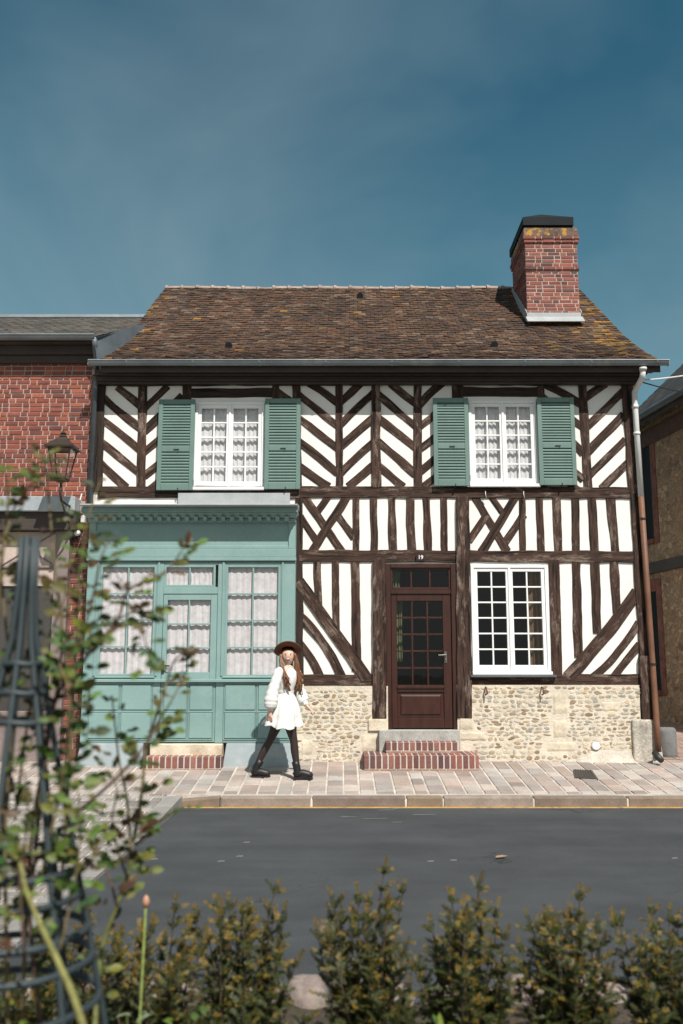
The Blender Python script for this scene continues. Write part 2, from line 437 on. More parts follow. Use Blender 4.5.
# pavement of pinkish pavers laid in rows towards the house
b = MB()
xl, xr, yf, yb = -9.0, 14.0, YK + .16, .1
b.quad([(xl, yf, zpave(0, yf) - .006), (xr, yf, zpave(0, yf) - .006), (xr, yb, zpave(0, yb) - .006), (xl, yb, zpave(0, yb) - .006)], m=1)
pal = [(.32, .26, .235), (.30, .25, .23), (.37, .315, .28), (.33, .30, .28), (.35, .275, .24), (.27, .23, .215), (.40, .345, .31), (.30, .235, .205), (.37, .34, .315), (.25, .21, .19)]
x = xl
while x < xr:
    w = U(.17, .24); y = yf + U(0, .1) - .1
    if y < yf: y = yf
    first = True
    while y < yb:
        l = U(.12, .2) if first else U(.22, .36); first = False
        y1 = min(y + l, yb)
        col = random.choice(pal); f = U(.85, 1.12); col = tuple(q * f for q in col)
        e = .009
        O = Vector((0, 0, 0)); i = []
        zz = U(-.003, .004)
        bb = [(x + e, y + e), (x + w - e, y + e), (x + w - e, y1 - e), (x + e, y1 - e)]
        cx, cy = x + w / 2, (y + y1) / 2
        lo = [b.vert((p[0], p[1], zpave(*p) - .012)) for p in bb]
        hi = [b.vert((p[0] + (.008 if p[0] < cx else -.008), p[1] + (.008 if p[1] < cy else -.008), zpave(*p) + .004 + zz)) for p in bb]
        b.face(hi, col)
        for k in range(4):
            l_ = (k + 1) % 4; b.face([lo[k], lo[l_], hi[l_], hi[k]], col)
        y = y1
    x += w
b.quad([(xl, yf, -.05), (xr, yf, -.05), (xr, yf, zpave(0, yf) - .006), (xl, yf, zpave(0, yf) - .006)], m=1)
b.build('pavement', [M['paver'], M['joint']], kind='structure')

# side street of small grey setts, left of the slanting road edge
A, Bp = G(178, 809, .02), G(89, 884, .02)
dl = (Bp - A); dl = dl / abs(dl.y)
def zside(x, y):
    t = max(0, min(1, (y + 4.2) / 2.2)); return .02 + t * .105
def edge_x(y): return A.x + (A.y - y) * dl.x
b = MB()
b.sheet(lambda u, v: (-16 + (edge_x(-9.5 + (9.5 + YK + .15) * v) - .1 + 16) * u, -9.5 + (9.5 + YK + .15) * v, zside(0, -9.5 + (9.5 + YK + .15) * v) - .006), 2, 40, (1, 1, 1), 1)
y = -9.4
while y < YK + .14:
    h = U(.13, .17); y1 = min(y + h, YK + .15); x = max(-12, edge_x(y) - 6)
    ex = edge_x(y) - .2
    x += U(0, .15)
    while x < ex:
        w = U(.15, .26); x1 = min(x + w, ex); g = U(.15, .30); col = (g * 1.08, g * .98, g * .9)
        bb = [(x + .008, y + .008), (x1 - .008, y + .008), (x1 - .008, y1 - .008), (x + .008, y1 - .008)]
        cx, cy = (x + x1) / 2, (y + y1) / 2; zz = U(-.003, .006)
        lo = [b.vert((p[0], p[1], zside(*p) - .01)) for p in bb]
        hi = [b.vert((p[0] + (.012 if p[0] < cx else -.012), p[1] + (.012 if p[1] < cy else -.012), zside(*p) + .008 + zz)) for p in bb]
        b.face(hi, col)
        for k in range(4):
            l_ = (k + 1) % 4; b.face([lo[k], lo[l_], hi[l_], hi[k]], col)
        x = x1
    # pale edging slab
    y_ = y
    y = y1
y = -9.4
while y < YK - .1:
    y1 = min(y + U(.7, 1.0), YK - .01)
    p = [(edge_x(y + .01) - .19, y + .01), (edge_x(y + .01), y + .01), (edge_x(y1 - .01), y1 - .01), (edge_x(y1 - .01) - .19, y1 - .01)]
    lo = [b.vert((q[0], q[1], -.02)) for q in p]; hi = [b.vert((q[0], q[1], zside(*q) + .012)) for q in p]
    g = U(.20, .26); col = (g, g * .95, g * .9)
    b.face(hi, col)
    for k in range(4):
        l_ = (k + 1) % 4; b.face([lo[k], lo[l_], hi[l_], hi[k]], col)
    y = y1
b.build('side_street', [M['paver'], M['joint']], kind='structure')

# alley climbing between the two houses on the right
b = MB()
y = .1
b.sheet(lambda u, v: (4.45 + 9 * u, .1 + 22 * v, zpave(0, .1) - .006 + .052 * 22 * v), 2, 4, (.45, .40, .35), 1)
while y < 20:
    h = .2; x = 4.45 + U(0, .2)
    while x < 9:
        w = U(.18, .3); col = random.choice([(.30, .19, .145), (.34, .22, .17), (.28, .20, .17), (.33, .25, .20)])
        z0 = zpave(0, .1) + .052 * (y - .1); z1 = z0 + .052 * h
        b.quad([(x + .008, y + .008, z0 + .003), (x + w - .008, y + .008, z0 + .003), (x + w - .008, y + h - .008, z1 + .003), (x + .008, y + h - .008, z1 + .003)], col)
        x += w
    y += h
b.build('alley', [M['paver'], M['joint']], kind='structure')

# planted strip on the near side
b = MB()
b.sheet(lambda u, v: (-12 + 24 * u, -13.2 + (ROADN - .02 + 13.2) * v, .06 + .05 * noise.noise(Vector((u * 40, v * 14, 3))) * (1 if 0 < v < 1 else 0) - (.0 if v < 1 else .10)), 90, 30)
b.build('garden_soil', M['soil'], kind='structure', smooth=True)

# ================================================================== TIMBER HOUSE
house = thing('timber_house', (0.5, 0, zpave(0, 0)), 'half timbered white house with black chevron beams, green shutters, teal shopfront and brick chimney', 'house')
XL, XR = F(96, 440).x, F(640, 440).x
ZW = F(300, 366).z           # top of wall
Z0 = zpave(0, 0) - .05
HD = 5.2                     # house depth

# openings (world rectangles on the facade)
def rect(x0, y0, x1, y1, yy=0.0):
    a = F((x0 + x1) / 2 - (x1 - x0) / 2, (y0 + y1) / 2, yy); c = F(x1, (y0 + y1) / 2, yy)
    return a.x, c.x, F((x0 + x1) / 2, y1, yy).z, F((x0 + x1) / 2, y0, yy).z    # xa, xb, z bottom, z top
W1 = rect(194.5, 402, 264.5, 490)
W2 = rect(469, 400.5, 537.5, 487)
W3 = rect(471.5, 565, 549, 674)
DR = rect(386, 564, 457, 729.5)
opens = [W1, W2, W3, DR]
xs = sorted({XL, XR} | {q for o in opens for q in o[:2]}); ylev = F(300, 686).z
zs = sorted({Z0, ZW, ylev} | {q for o in opens for q in o[2:]})
b = MB(); st = MB()
def inside(x, z): return any(o[0] < x < o[1] and o[2] < z < o[3] for o in opens)
for xa, xb in zip(xs, xs[1:]):
    for za, zb in zip(zs, zs[1:]):
        if inside((xa + xb) / 2, (za + zb) / 2): continue
        b.quad([(xa, 0, za), (xb, 0, za), (xb, 0, zb), (xa, 0, zb)])
for o in opens:
    xa, xb, za, zb = o; d = .28
    b.quad([(xa, 0, za), (xa, 0, zb), (xa, d, zb), (xa, d, za)]); b.quad([(xb, 0, za), (xb, d, za), (xb, d, zb), (xb, 0, zb)])
    b.quad([(xa, 0, zb), (xb, 0, zb), (xb, d, zb), (xa, d, zb)]); b.quad([(xa, 0, za), (xa, d, za), (xb, d, za), (xb, 0, za)])
b.quad([(XR, 0, Z0), (XR, HD, Z0), (XR, HD, ZW), (XR, 0, ZW)]); b.quad([(XL, 0, Z0), (XL, 0, ZW), (XL, HD, ZW), (XL, HD, Z0)])
b.quad([(XL, HD, Z0), (XL, HD, ZW), (XR, HD, ZW), (XR, HD, Z0)])
b.build('wall', M['plaster'], house)
# inner lining and floors keep the rooms dark
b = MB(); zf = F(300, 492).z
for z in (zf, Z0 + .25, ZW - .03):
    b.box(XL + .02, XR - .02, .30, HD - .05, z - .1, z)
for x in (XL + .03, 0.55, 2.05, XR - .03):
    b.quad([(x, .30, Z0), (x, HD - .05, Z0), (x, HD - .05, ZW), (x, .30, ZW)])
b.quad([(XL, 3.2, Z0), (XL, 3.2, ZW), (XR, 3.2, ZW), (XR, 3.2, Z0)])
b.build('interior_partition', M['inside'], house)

# ---- timbers
PXM = 68.0
tcount = [0]
def timber(kind, p0, p1, wpx, dep, bow=0.0, m='timber', w1=None):
    """one squared oak, p0-p1 centre line in photo pixels on the facade, wpx wide"""
    tcount[0] += 1
    a, c = F(*p0), F(*p1)
    d = (c - a); L = d.length; d.normalize()
    nrm = Vector((-d.z, 0, d.x))           # across, in the facade
    k = max(4, int(L / .10)); w = wpx * .93 / PXM; we = (w1 or wpx) * .93 / PXM
    dep = dep + tcount[0] * .00007
    seed = tcount[0] * 3.7
    bld = MB(); rings = []
    for i in range(k + 1):
        t = i / k; h = (w + (we - w) * t) / 2
        ce = a + d * (L * t) + nrm * (bow / PXM * math.sin(math.pi * t))
        j0 = .016 * noise.noise(Vector((t * L * 2.6, seed, 0))) + .004 * noise.noise(Vector((t * L * 9, seed, 4))); j1 = .016 * noise.noise(Vector((t * L * 2.6, seed, 9))) + .004 * noise.noise(Vector((t * L * 9, seed, 7)))
        jd = .005 * noise.noise(Vector((t * L * 4, seed, 5)))
        r = []
        for (q, y, gv) in ((-h + j0, .03 + tcount[0] * .00004, -h - .05), (-h + j0, -dep + jd, -h), (h + j1, -dep + jd * .6, h), (h + j1, .03 + tcount[0] * .00004, h + .05)):
            p = ce + nrm * q
            r.append(bld.vert((p.x, y, p.z), (t * L, gv, seed)))
        rings.append(r)
    for r, s in zip(rings, rings[1:]):
        for j in range(3):
            bld.face([r[j], r[j + 1], s[j + 1], s[j]])
        bld.face([r[3], r[0], s[0], s[3]])
    bld.face(rings[0]); bld.face(rings[-1][::-1])
    o = bld.build(kind, M[m], house, bevel=.005)
    # face orientation fix
    bm = bmesh.new(); bm.from_mesh(o.data); bmesh.ops.recalc_face_normals(bm, faces=bm.faces); bm.to_mesh(o.data); bm.free()
    return o

def z1(x, y): return (80 + x / 2.97, 360 + y / 2.97)
def z2(x, y): return (290 + x / 3.595, 360 + y / 3.595)
def z3(x, y): return (420 + x / 2.597, 360 + y / 2.597)
def z5(x, y): return (290 + x / 3.53, 490 + y / 3.53)
def z6(x, y): return (450 + x / 2.931, 490 + y / 2.931)
D_DIAG, D_STUD, D_POST, D_BEAM, D_BIG = .009, .013, .018, .024, .032

# beams
timber('wall_plate', (95, 379), (634, 378), 17, .075, m='timber_dark')
timber('beam', (98, 492.5), (300, 492), 13, D_BEAM)
timber('beam', (298, 492), (641, 493), 12.5, D_BEAM)
timber('beam', (299, 556), (456, 556.5), 13, D_BEAM)
timber('beam', (468, 556), (642, 557), 12.5, D_BEAM)
timber('sill_beam', (298, 680), (374, 680), 11.5, D_BEAM)
timber('sill_beam', (468, 680), (642, 679.5), 11.5, D_BEAM)
# upper posts
timber('post', (100.5, 384), (97, 492), 12, D_BIG, m='timber_dark')
timber('post', (142.5, 385), (141, 488), 9.5, D_POST)
timber('post', (187, 384), (186.5, 488), 10, D_POST)
timber('lintel', (190, 393), (276, 393), 11, D_STUD, m='timber_dark')
timber('post', (276, 384), (276, 488), 8, D_POST)
timber('post', (296, 384), (297.5, 488), 9.5, D_POST)
timber('post', (339, 384), (339.5, 488), 8, D_POST)
timber('post', (375.5, 384), (376.5, 488), 10, D_BIG)
timber('post', (417.5, 384), (418, 488), 9.5, D_POST)
timber('post', (457.5, 384), (457.5, 488), 13, D_POST)
timber('lintel', (463, 392), (542, 392), 11, D_STUD, m='timber_dark')
timber('post', (541, 384), (543, 488), 8, D_POST)
timber('post', (582, 384), (588, 488), 9.5, D_POST)
timber('corner_post', (626.5, 383), (634.5, 494), 12.5, D_BIG)
# chevron braces, each a separate timber
def dg(zf, pts, w=8.5):
    for p, q in pts: timber('brace', zf(*p), zf(*q), w + U(-.6, .8), D_DIAG + U(0, .002), U(-.8, .8))
dg(z1, [((110, 80), (190, 146)), ((70, 112), (190, 212)), ((65, 178), (190, 276)), ((62, 243), (190, 346)), ((58, 305), (140, 378))])
dg(z1, [((190, 146), (262, 78)), ((190, 212), (304, 105)), ((190, 276), (304, 180)), ((190, 346), (304, 250)), ((200, 392), (300, 312))])
dg(z1, [((570, 84), (640, 130)), ((570, 130), (645, 200)), ((570, 200), (645, 262)), ((590, 280), (645, 325))])
dg(z2, [((68, 84), (172, 154)), ((28, 122), (172, 238)), ((28, 206), (172, 318)), ((28, 292), (172, 408)), ((26, 378), (140, 456))])
dg(z2, [((180, 154), (258, 80)), ((180, 236), (306, 112)), ((180, 312), (306, 204)), ((180, 408), (306, 292)), ((210, 456), (306, 372))])
dg(z2, [((360, 84), (452, 158)), ((314, 122), (452, 238)), ((314, 208), (452, 318)), ((314, 292), (452, 412)), ((316, 378), (408, 456))])
dg(z2, [((462, 162), (548, 82)), ((462, 244), (560, 160)), ((462, 324), (560, 246)), ((462, 406), (560, 326)), ((480, 456), (560, 396))])
dg(z3, [((322, 62), (424, 118)), ((310, 90), (424, 176)), ((330, 150), (424, 244)), ((330, 218), (424, 312)), ((360, 300), (424, 350))])
dg(z3, [((424, 102), (482, 62)), ((424, 180), (528, 80)), ((430, 245), (530, 142)), ((430, 310), (534, 206)), ((472, 335), (540, 266))])
# row of studs between the beams
timber('post', (299, 497), (300, 682), 7.5, D_POST, m='timber_dark')
def tseg(zf, p, q, w, kind='stud', dep=D_STUD, bow=0, m='timber'): timber(kind, zf(*p), zf(*q), w, dep, bow, m)
tseg(z2, (52, 492), (190, 694), 8.5, 'brace', D_DIAG)
tseg(z2, (36, 562), (98, 656), 8, 'brace', D_DIAG)
tseg(z2, (165, 550), (232, 640), 8, 'brace', D_DIAG)
tseg(z2, (205, 490), (75, 696), 9, 'brace', D_DIAG + .004)
tseg(z2, (140, 490), (96, 552), 7.5, 'brace', D_DIAG - .003)
for a, c, w in ((237, 238, 7), (300, 303, 7.6), (365, 370, 8.4), (432, 438, 9), (490, 497, 8), (552, 555, 7)):
    tseg(z2, (a, 490), (c, 692), w + .3)
tseg(z6, (72, 18), (168, 180), 8.5, 'brace', D_DIAG)
tseg(z6, (192, 18), (92, 182), 9, 'brace', D_DIAG + .004)
tseg(z6, (55, 150), (108, 72), 8, 'brace', D_DIAG)
tseg(z6, (158, 160), (216, 72), 8, 'brace', D_DIAG)
tseg(z6, (120, 18), (152, 66), 7, 'brace', D_DIAG - .003)
for a, c, w in ((211, 213, 6.6), (262, 266, 7.6), (313, 317, 8.6), (367, 369, 8), (415, 424, 8.8), (470, 484, 9.4)):
    tseg(z6, (a, 20), (c, 182), w + .2)
timber('post', (462.5, 497), (464, 718), 14, .058, w1=16)
timber('post', (379, 560), (379.5, 718), 13.5, .058, w1=14.5)
timber('corner_post', (635, 494), (644.5, 660), 11.5, D_BIG)
timber('corner_post', (645, 656), (647, 719.5), 15, .075)
# ground floor left panel
tseg(z5, (96, 252), (102, 420), 7.8)
tseg(z5, (160, 252), (164, 500), 7.6)
tseg(z5, (230, 252), (236, 640), 9.6)
tseg(z5, (30, 322), (272, 668), 13, 'brace', D_POST)
tseg(z5, (30, 440), (186, 664), 9.5, 'brace', D_DIAG + .006, 4)
tseg(z5, (28, 532), (108, 664), 9, 'brace', D_DIAG + .004, 2)
# ground floor right panel
timber('post', (553.5, 560), (557, 678), 11.5, D_POST)
tseg(z6, (370, 208), (376, 490), 9.4)
tseg(z6, (424, 208), (432, 420), 9)
tseg(z6, (480, 208), (488, 360), 9.2)
tseg(z6, (346, 548), (548, 300), 13, 'brace', D_POST, -2)
tseg(z6, (420, 548), (552, 388), 8, 'brace', D_DIAG + .005, -3)
tseg(z6, (478, 548), (556, 452), 7.5, 'brace', D_DIAG + .003)

# ---- rubble base
def stones(bld, O, Ux, V, Nn, w, h, size, pal, keep=None, thick=.02):
    """cobbled rows of rounded flints pressed in mortar"""
    v = size * .25
    while v < h - size * .95:
        rowh = size * U(.62, 1.2); u = U(-.05, .02)
        while u < w:
            sw = size * U(.75, 2.3)
            if u + sw * .6 > w or u + sw * .4 < 0: u += sw; continue
            if random.random() < .05: u += sw * .6; continue
            cu, cv = u + sw / 2, v + rowh / 2 + U(-.012, .012)
            if keep is None or keep(cu, cv):
                col = random.choice(pal); f = U(.75, 1.2); bl_ = U(0, .55); col = tuple(q * f * (1 - bl_) + m_ * bl_ for q, m_ in zip(col, (.54, .47, .37)))
                a = U(-.25, .25); hu, hv = sw * U(.40, .48), rowh * U(.38, .50)
                n = 8; ph = U(0, 9)
                rr = [1 + .14 * math.sin(2 * t * 2 * math.pi / n + ph) + U(-.22, .18) for t in range(n)]
                rings = []
                for (sc_, nn) in ((1.0, -.008), (.93, thick * .55), (.62, thick)):
                    ring = []
                    for t in range(n):
                        th = 2 * math.pi * t / n; du = math.cos(th) * hu * rr[t] * sc_; dv = math.sin(th) * hv * rr[t] * sc_
                        ring.append(bld.vert(O + Ux * (cu + du * math.cos(a) - dv * math.sin(a)) + V * (cv + du * math.sin(a) + dv * math.cos(a)) + Nn * (nn + U(-.002, .002))))
                    rings.append(ring)
                for r, s in zip(rings, rings[1:]):
                    for t in range(n):
                        l = (t + 1) % n; bld.face([r[t], r[l], s[l], s[t]], col)
                bld.face(rings[-1], col)
            u += sw
        v += rowh * 1.03
flint = [(.55, .47, .35), (.47, .42, .34), (.38, .29, .18), (.30, .27, .23), (.24, .17, .11), (.40, .36, .30), (.30, .28, .25), (.45, .37, .26), (.36, .25, .14), (.27, .19, .12), (.48, .43, .34), (.33, .31, .29), (.22, .15, .10), (.42, .35, .27)]
EX, EZ, EN = Vector((1, 0, 0)), Vector((0, 0, 1)), Vector((0, -1, 0))
def base(x0, x1, ztop, name, blocks, kx0=-99, kx1=99):
    bl = MB(); yb_ = -.045
    bl.box(x0, x1, yb_, .2, Z0 - .1, ztop, m=1)
    bk = [(F(a, (c + d) / 2).x, F(bq, (c + d) / 2).x, F((a + bq) / 2, d).z, F((a + bq) / 2, c).z) for a, c, bq, d in blocks]
    def keep(u, v):
        X, Z = x0 + u, Z0 + v
        if X < kx0 or X > kx1: return False
        return not any(p - .03 < X < q + .03 and r - .03 < Z < s + .03 for p, q, r, s in bk)
    stones(bl, Vector((x0, yb_, Z0)), EX, EZ, EN, x1 - x0, ztop - Z0, .062, flint, keep, .005)
    o = bl.build(name, [M['stone'], M['mortar_cream']], house, smooth=False)
    for p, q, r, s in bk:
        k = MB(); nx_, nz_ = 10, 6; wb = U(0, 50)
        def qf(u, v, p=p, q=q, r=r, s=s, wb=wb):
            e = min(u, 1 - u, v, 1 - v); d_ = .012 * noise.noise(Vector((u * 5, v * 5, wb)))
            return (p + (q - p) * u + d_, yb_ - (.010 + .006 * noise.noise(Vector((u * 4, v * 4, wb + 9))) if e > .01 else -.01), r + (s - r) * v + .012 * noise.noise(Vector((u * 5, v * 5, wb + 20))))
        k.sheet(qf, nx_, nz_); k.build('quoin_stone', M['ashlar'], o, smooth=True)
    return o
base(F(297, 720).x, DR[0] + .02, F(330, 686).z, 'stone_base', [(360, 733, 384, 753), (301, 738, 313, 756)], kx1=F(370, 700).x)
base(DR[1] - .02, F(640, 720).x, F(560, 685).z, 'stone_base', [(458, 709, 474, 731), (458, 731, 487, 741), (552, 690, 568, 716), (552, 718, 566, 739), (545, 741, 576, 752), (600, 701, 618, 712)], kx0=F(473, 700).x)
k = MB(); p = F(630, 719); q = F(656, 719); k.hexa([(p.x, -.11, Z0 - .1), (q.x + .06, -.11, Z0 - .1), (q.x + .06, .3, Z0 - .1), (p.x, .3, Z0 - .1), (p.x, -.095, p.z), (q.x, -.095, p.z), (q.x, .3, p.z), (p.x, .3, p.z)])
k.build('corner_stone', mat('weathered_block', (.44, .40, .34), .92, .28, 5, .25, 40, .8, 14, stain=(.24, .22, .19), stain_scale=7, stain_cut=(.5, .7), bdist=.02), house, bevel=.03, seg=3)
k = MB(); p = F(368, 719); q = F(386.5, 731); k.box(p.x, q.x, -.075, .1, q.z, p.z); k.build('quoin_stone', M['ashlar'], house, bevel=.012)
# render skirt smeared at the wall foot, right
k = MB()
x0, x1 = F(575, 756).x, F(655, 756).x
k.sheet(lambda u, v: (x0 + (x1 - x0) * u, -.05 - .10 * (1 - v) ** 1.5 - .02 * noise.noise(Vector((u * 6, v * 2, 1))), Z0 + (.06 + .15 * max(0, math.sin(math.pi * min(1, u * 1.15))) ** .6 + .10 * noise.noise(Vector((u * 7, 2, 2)))) * v), 40, 5)
k.build('mortar_skirt', mat('skirt_mortar', (.50, .45, .385), .95, .2, 6, .15, 50, .7, 25, stain=(.34, .30, .25), stain_scale=5, bdist=.012), house, smooth=True)
for px, py in ((485, 687), (541, 687)):
    k = MB(); p = F(px, py); k.tube([(p.x, -.03, p.z), (p.x, -.12, p.z - .01), (p.x + .01, -.13, p.z - .09), (p.x - .01, -.08, p.z - .11)], .012, 6); k.build('hook', M['rust'], house, smooth=True)
for px, py in ((485, 494), (523, 494)):
    k = MB(); p = F(px, py); k.tube([(p.x, -.05, p.z + .03), (p.x - .005, -.075, p.z - .02), (p.x + .012, -.06, p.z - .075)], .006, 6); k.build('hook', M['pvc'], house, smooth=True)
k = MB(); p = F(596, 746, -.07); 
k.tube([(p.x, -.03, p.z), (p.x, -.075, p.z), (p.x, -.08, p.z)], [.055, .055, .045], 18); k.build('wall_disc', M['white_paint'], house)

# ---- roof
OV = .36
ZE = F(380, 361, -OV).z; RY = 2.67
ZR = CAM.z + (RY + 13.5) * (lambda d: d.z / d.y)(ray(360, 288))
xe0, xe1 = F(98, 361, -OV).x, F(662, 361, -OV).x
xr0, xr1 = F(166, 288, RY).x, F(578, 290, RY).x
def roofP(u, t, off=0.0):
    """u along the eave 0..1, t up the slope 0..1, off normal offset; slight flare at the eave, gentle sag"""
    y = -OV + (RY + OV) * t
    z = ZE + (ZR - ZE) * (t - .10 * math.sin(math.pi * t) * (1 - t) * 1.0)
    sag = -.035 * math.sin(math.pi * u) * math.sin(math.pi * t) + .018 * noise.noise(Vector((u * 7, t * 3, 5)))
    xa = xe0 + (xr0 - xe0) * t; xb = xe1 + (xr1 - xe1) * t
    return Vector((xa + (xb - xa) * u, y - off * .62, z + sag + off * .78))
roof = None
b = MB()
NR = 44; tilew = .15
pt = [(.062, .036, .023), (.054, .033, .023), (.072, .041, .026), (.048, .031, .024), (.080, .051, .034), (.058, .036, .025), (.068, .043, .030), (.042, .030, .025), (.088, .046, .026), (.105, .080, .062)]
b.sheet(lambda u, t: roofP(u, t, -.03), 24, 12, (.05, .035, .03))
for r in range(NR):
    t0, t1 = r / NR, (r + 1.35) / NR
    n = int((xe1 - xe0) / tilew); sh = (r % 2) * .5
    for k in range(-1, n + 1):
        ua, ub = (k + sh) / n, (k + 1 + sh) / n
        ua, ub = max(0, ua), min(1, ub)
        if ub - ua < .004: continue
        col = random.choice(pt); f = U(.8, 1.25)
        cxw = (ua + ub) / 2
        # yellow lichen gathers on the right hand end and along the left verge
        lich = max(0, (cxw - .80) * 5) * .62 + max(0, (.05 - cxw) * 20) * .3 + .012
        if random.random() < lich * (.6 + .8 * noise.noise(Vector((cxw * 14, t0 * 6, 1)))): col = random.choice([(.15, .095, .030), (.11, .08, .035), (.20, .115, .025)])
        col = tuple(q * f for q in col)
        dt = U(-.12, .12) / NR; g = .0035 / (xe1 - xe0)
        lift = .013 + U(-.004, .008); tw = U(-.006, .006)
        P = [roofP(ua + g, t0 + dt, lift + tw), roofP(ub - g, t0 + dt, lift - tw), roofP(ub - g, min(t1, 1), .002), roofP(ua + g, min(t1, 1), .002)]
        Q = [roofP(ua + g, t0 + dt, lift + tw - .014), roofP(ub - g, t0 + dt, lift - tw - .014)]
        i = [b.vert(q) for q in P]; j = [b.vert(q) for q in Q]
        b.face(i, col); b.face([j[0], j[1], i[1], i[0]], col)
        b.face([j[0], i[0], i[3]], col); b.face([j[1], i[2], i[1]], col)
# rear slope and gables
def rearP(u, t):
    q = roofP(u, t, -.03); return Vector((q.x, 2 * RY - q.y, q.z))
b.sheet(lambda u, t: rearP(1 - u, t), 12, 8, (.07, .045, .032))
roof = b.build('roof', M['tile'], house)
b = MB()
for u, s in ((0, 1), (1, -1)):
    pts = [roofP(u, k / 8, -.04) for k in range(9)] + [rearP(u, k / 8) - Vector((0, 0, .01)) for k in range(7, -1, -1)]
    i = [b.vert((p.x + .05 * s, p.y, p.z)) for p in pts]
    b.face(i if s > 0 else i[::-1])
b.build('gable', M['timber_dark'] if False else M['fascia'], house)
b = MB(); n = 27
for k in range(n):
    ua, ub = k / n, (k + 1) / n - .002
    r = .062 + U(-.005, .005); jj = U(-.006, .006)
    p, q = roofP(ua, 1, 0) + Vector((0, 0, -.03 + jj)), roofP(ub, 1, 0) + Vector((0, 0, -.03 + jj))
    f = U(.8, 1.2)
    b.tube([p, q], [r, r * .92], 10)
    b.tube([p + Vector((.0, 0, .005)), p + Vector((.05, 0, .005))], [r * 1.22, r * 1.12], 10)
b.build('ridge_tiles', M['ridge'], roof, smooth=False)
for px, py in ((229, 348), (360, 298), (494, 347)):
    # where the line of sight meets the slope
    best = min(((abs((F(px, py, roofP(.5, t / 200).y).z) - roofP(.5, t / 200).z), t / 200) for t in range(201)))[1]
    q = roofP(.5, best); X = F(px, py, q.y).x
    b = MB(); b.tube([(X, q.y - .05, q.z + .02), (X, q.y + .22, q.z + .10)], [.06, .02], 10)
    b.build('roof_vent', M['black_metal'], roof)

# ---- eaves: soffit, fascia, gutter, end brackets
b = MB()
b.box(xe0 + .04, xe1 - .03, -OV + .02, .0, ZE - .075, ZE - .055)
b.box(xe0 + .04, xe1 - .03, -OV + .0, -OV + .025, ZE - .17, ZE - .01)
b.box(XL - .05, XR + .05, -.20, .03, ZE - .16, ZE - .078)
b.build('eaves_board', M['fascia'], house, bevel=.004)
b = MB(); b.box(XL, XR, -.115, -.0, ZE - .27, ZE - .235); b.box(XL, XR, -.15, -.0, ZE - .233, ZE - .165); b.build('eaves_moulding', M['timber_dark'] if False else M['fascia'], house, bevel=.006)
b = MB(); gy, gz, gr = -OV - .065, ZE - .03, .062
gx0, gx1 = F(89, 364, gy).x, F(668, 363, gy).x
nseg = 14
prof = [(gy + gr * math.cos(a), gz + gr * math.sin(a)) for a in [math.pi + math.pi * k / nseg for k in range(nseg + 1)]]
prof2 = [(gy + (gr - .006) * math.cos(a), gz + (gr - .006) * math.sin(a)) for a in [2 * math.pi - math.pi * k / nseg for k in range(nseg + 1)]]
loop = prof + prof2
def extr(bl, x0, x1, lp, col=(1, 1, 1)):
    A_ = [bl.vert((x0, y, z)) for y, z in lp]; B_ = [bl.vert((x1, y, z)) for y, z in lp]
    m_ = len(lp)
    for i in range(m_):
        l = (i + 1) % m_; bl.face([A_[i], B_[i], B_[l], A_[l]], col)
    bl.face(A_, col); bl.face(B_[::-1], col)
extr(b, gx0, gx1, loop)
b.tube([(gx0, gy - gr, gz + .004), (gx1, gy - gr, gz + .004)], .012, 8)
for xx in (gx0 - .004, gx1 + .004): b.prism([(0, 0)] * 0 or [(xx - .005, gz - gr), (xx + .005, gz - gr), (xx + .005, gz), (xx - .005, gz)], gy - gr * .8, gy + gr * .8)
x = gx0 + .55
while x < gx1:
    extr(b, x, x + .03, [(gy + (gr + .005) * math.cos(a), gz + (gr + .005) * math.sin(a)) for a in [math.pi + math.pi * k / nseg for k in range(nseg + 1)]] + [(gy + (gr - .003) * math.cos(a), gz + (gr - .003) * math.sin(a)) for a in [2 * math.pi - math.pi * k / nseg for k in range(nseg + 1)]])
    x += .98
b.build('gutter', M['zinc'], house)
# downpipe: zinc-white above, brown below, leaning with the old corner post
b = MB()
P0 = F(643, 369, gy); P1 = F(642.5, 377, gy + .02); P2 = F(634.5, 392, -.10); P3 = F(635, 405, -.10); P4 = F(641, 497, -.10)
b.tube([P0, P1, P1 + (P2 - P1) * .5, P2, P3, P4], .042, 12)
b.tube([P0 + Vector((0, 0, .02)), P0 - Vector((0, 0, .02))], .055, 12); b.tube([P3, P3 + (P4 - P3) * .04], .05, 12); 
b.tube([P3 + (P4 - P3) * .30, P3 + (P4 - P3) * .33], .05, 12)
b.build('downpipe', M['pvc'], house, smooth=True)
b = MB(); Q0 = P4; Q1 = F(648, 600, -.10); Q2 = F(656.5, 722, -.13); Q3 = F(658.5, 752, -.16)
b.tube([Q0, Q1, Q2, Q3], .043, 12); 
b.build('drainpipe', M['pipe_brown'], house, smooth=True)
for t in (.1, .75):
    b = MB(); p = Q0 + (Q2 - Q0) * t; b.tube([p + Vector((0, 0, -.012)), p + Vector((0, 0, .012))], .05, 12); b.build('pipe_clip', M['iron'], house)
b = MB(); p = F(656, 756, -.2); 
b.tube([p + Vector((-.02, 0, .05)), p + Vector((0, -.06, .0)), p + Vector((.03, -.14, -.05))], [.045, .048, .04], 10); b.build('drain_shoe', M['iron'], house, smooth=True)

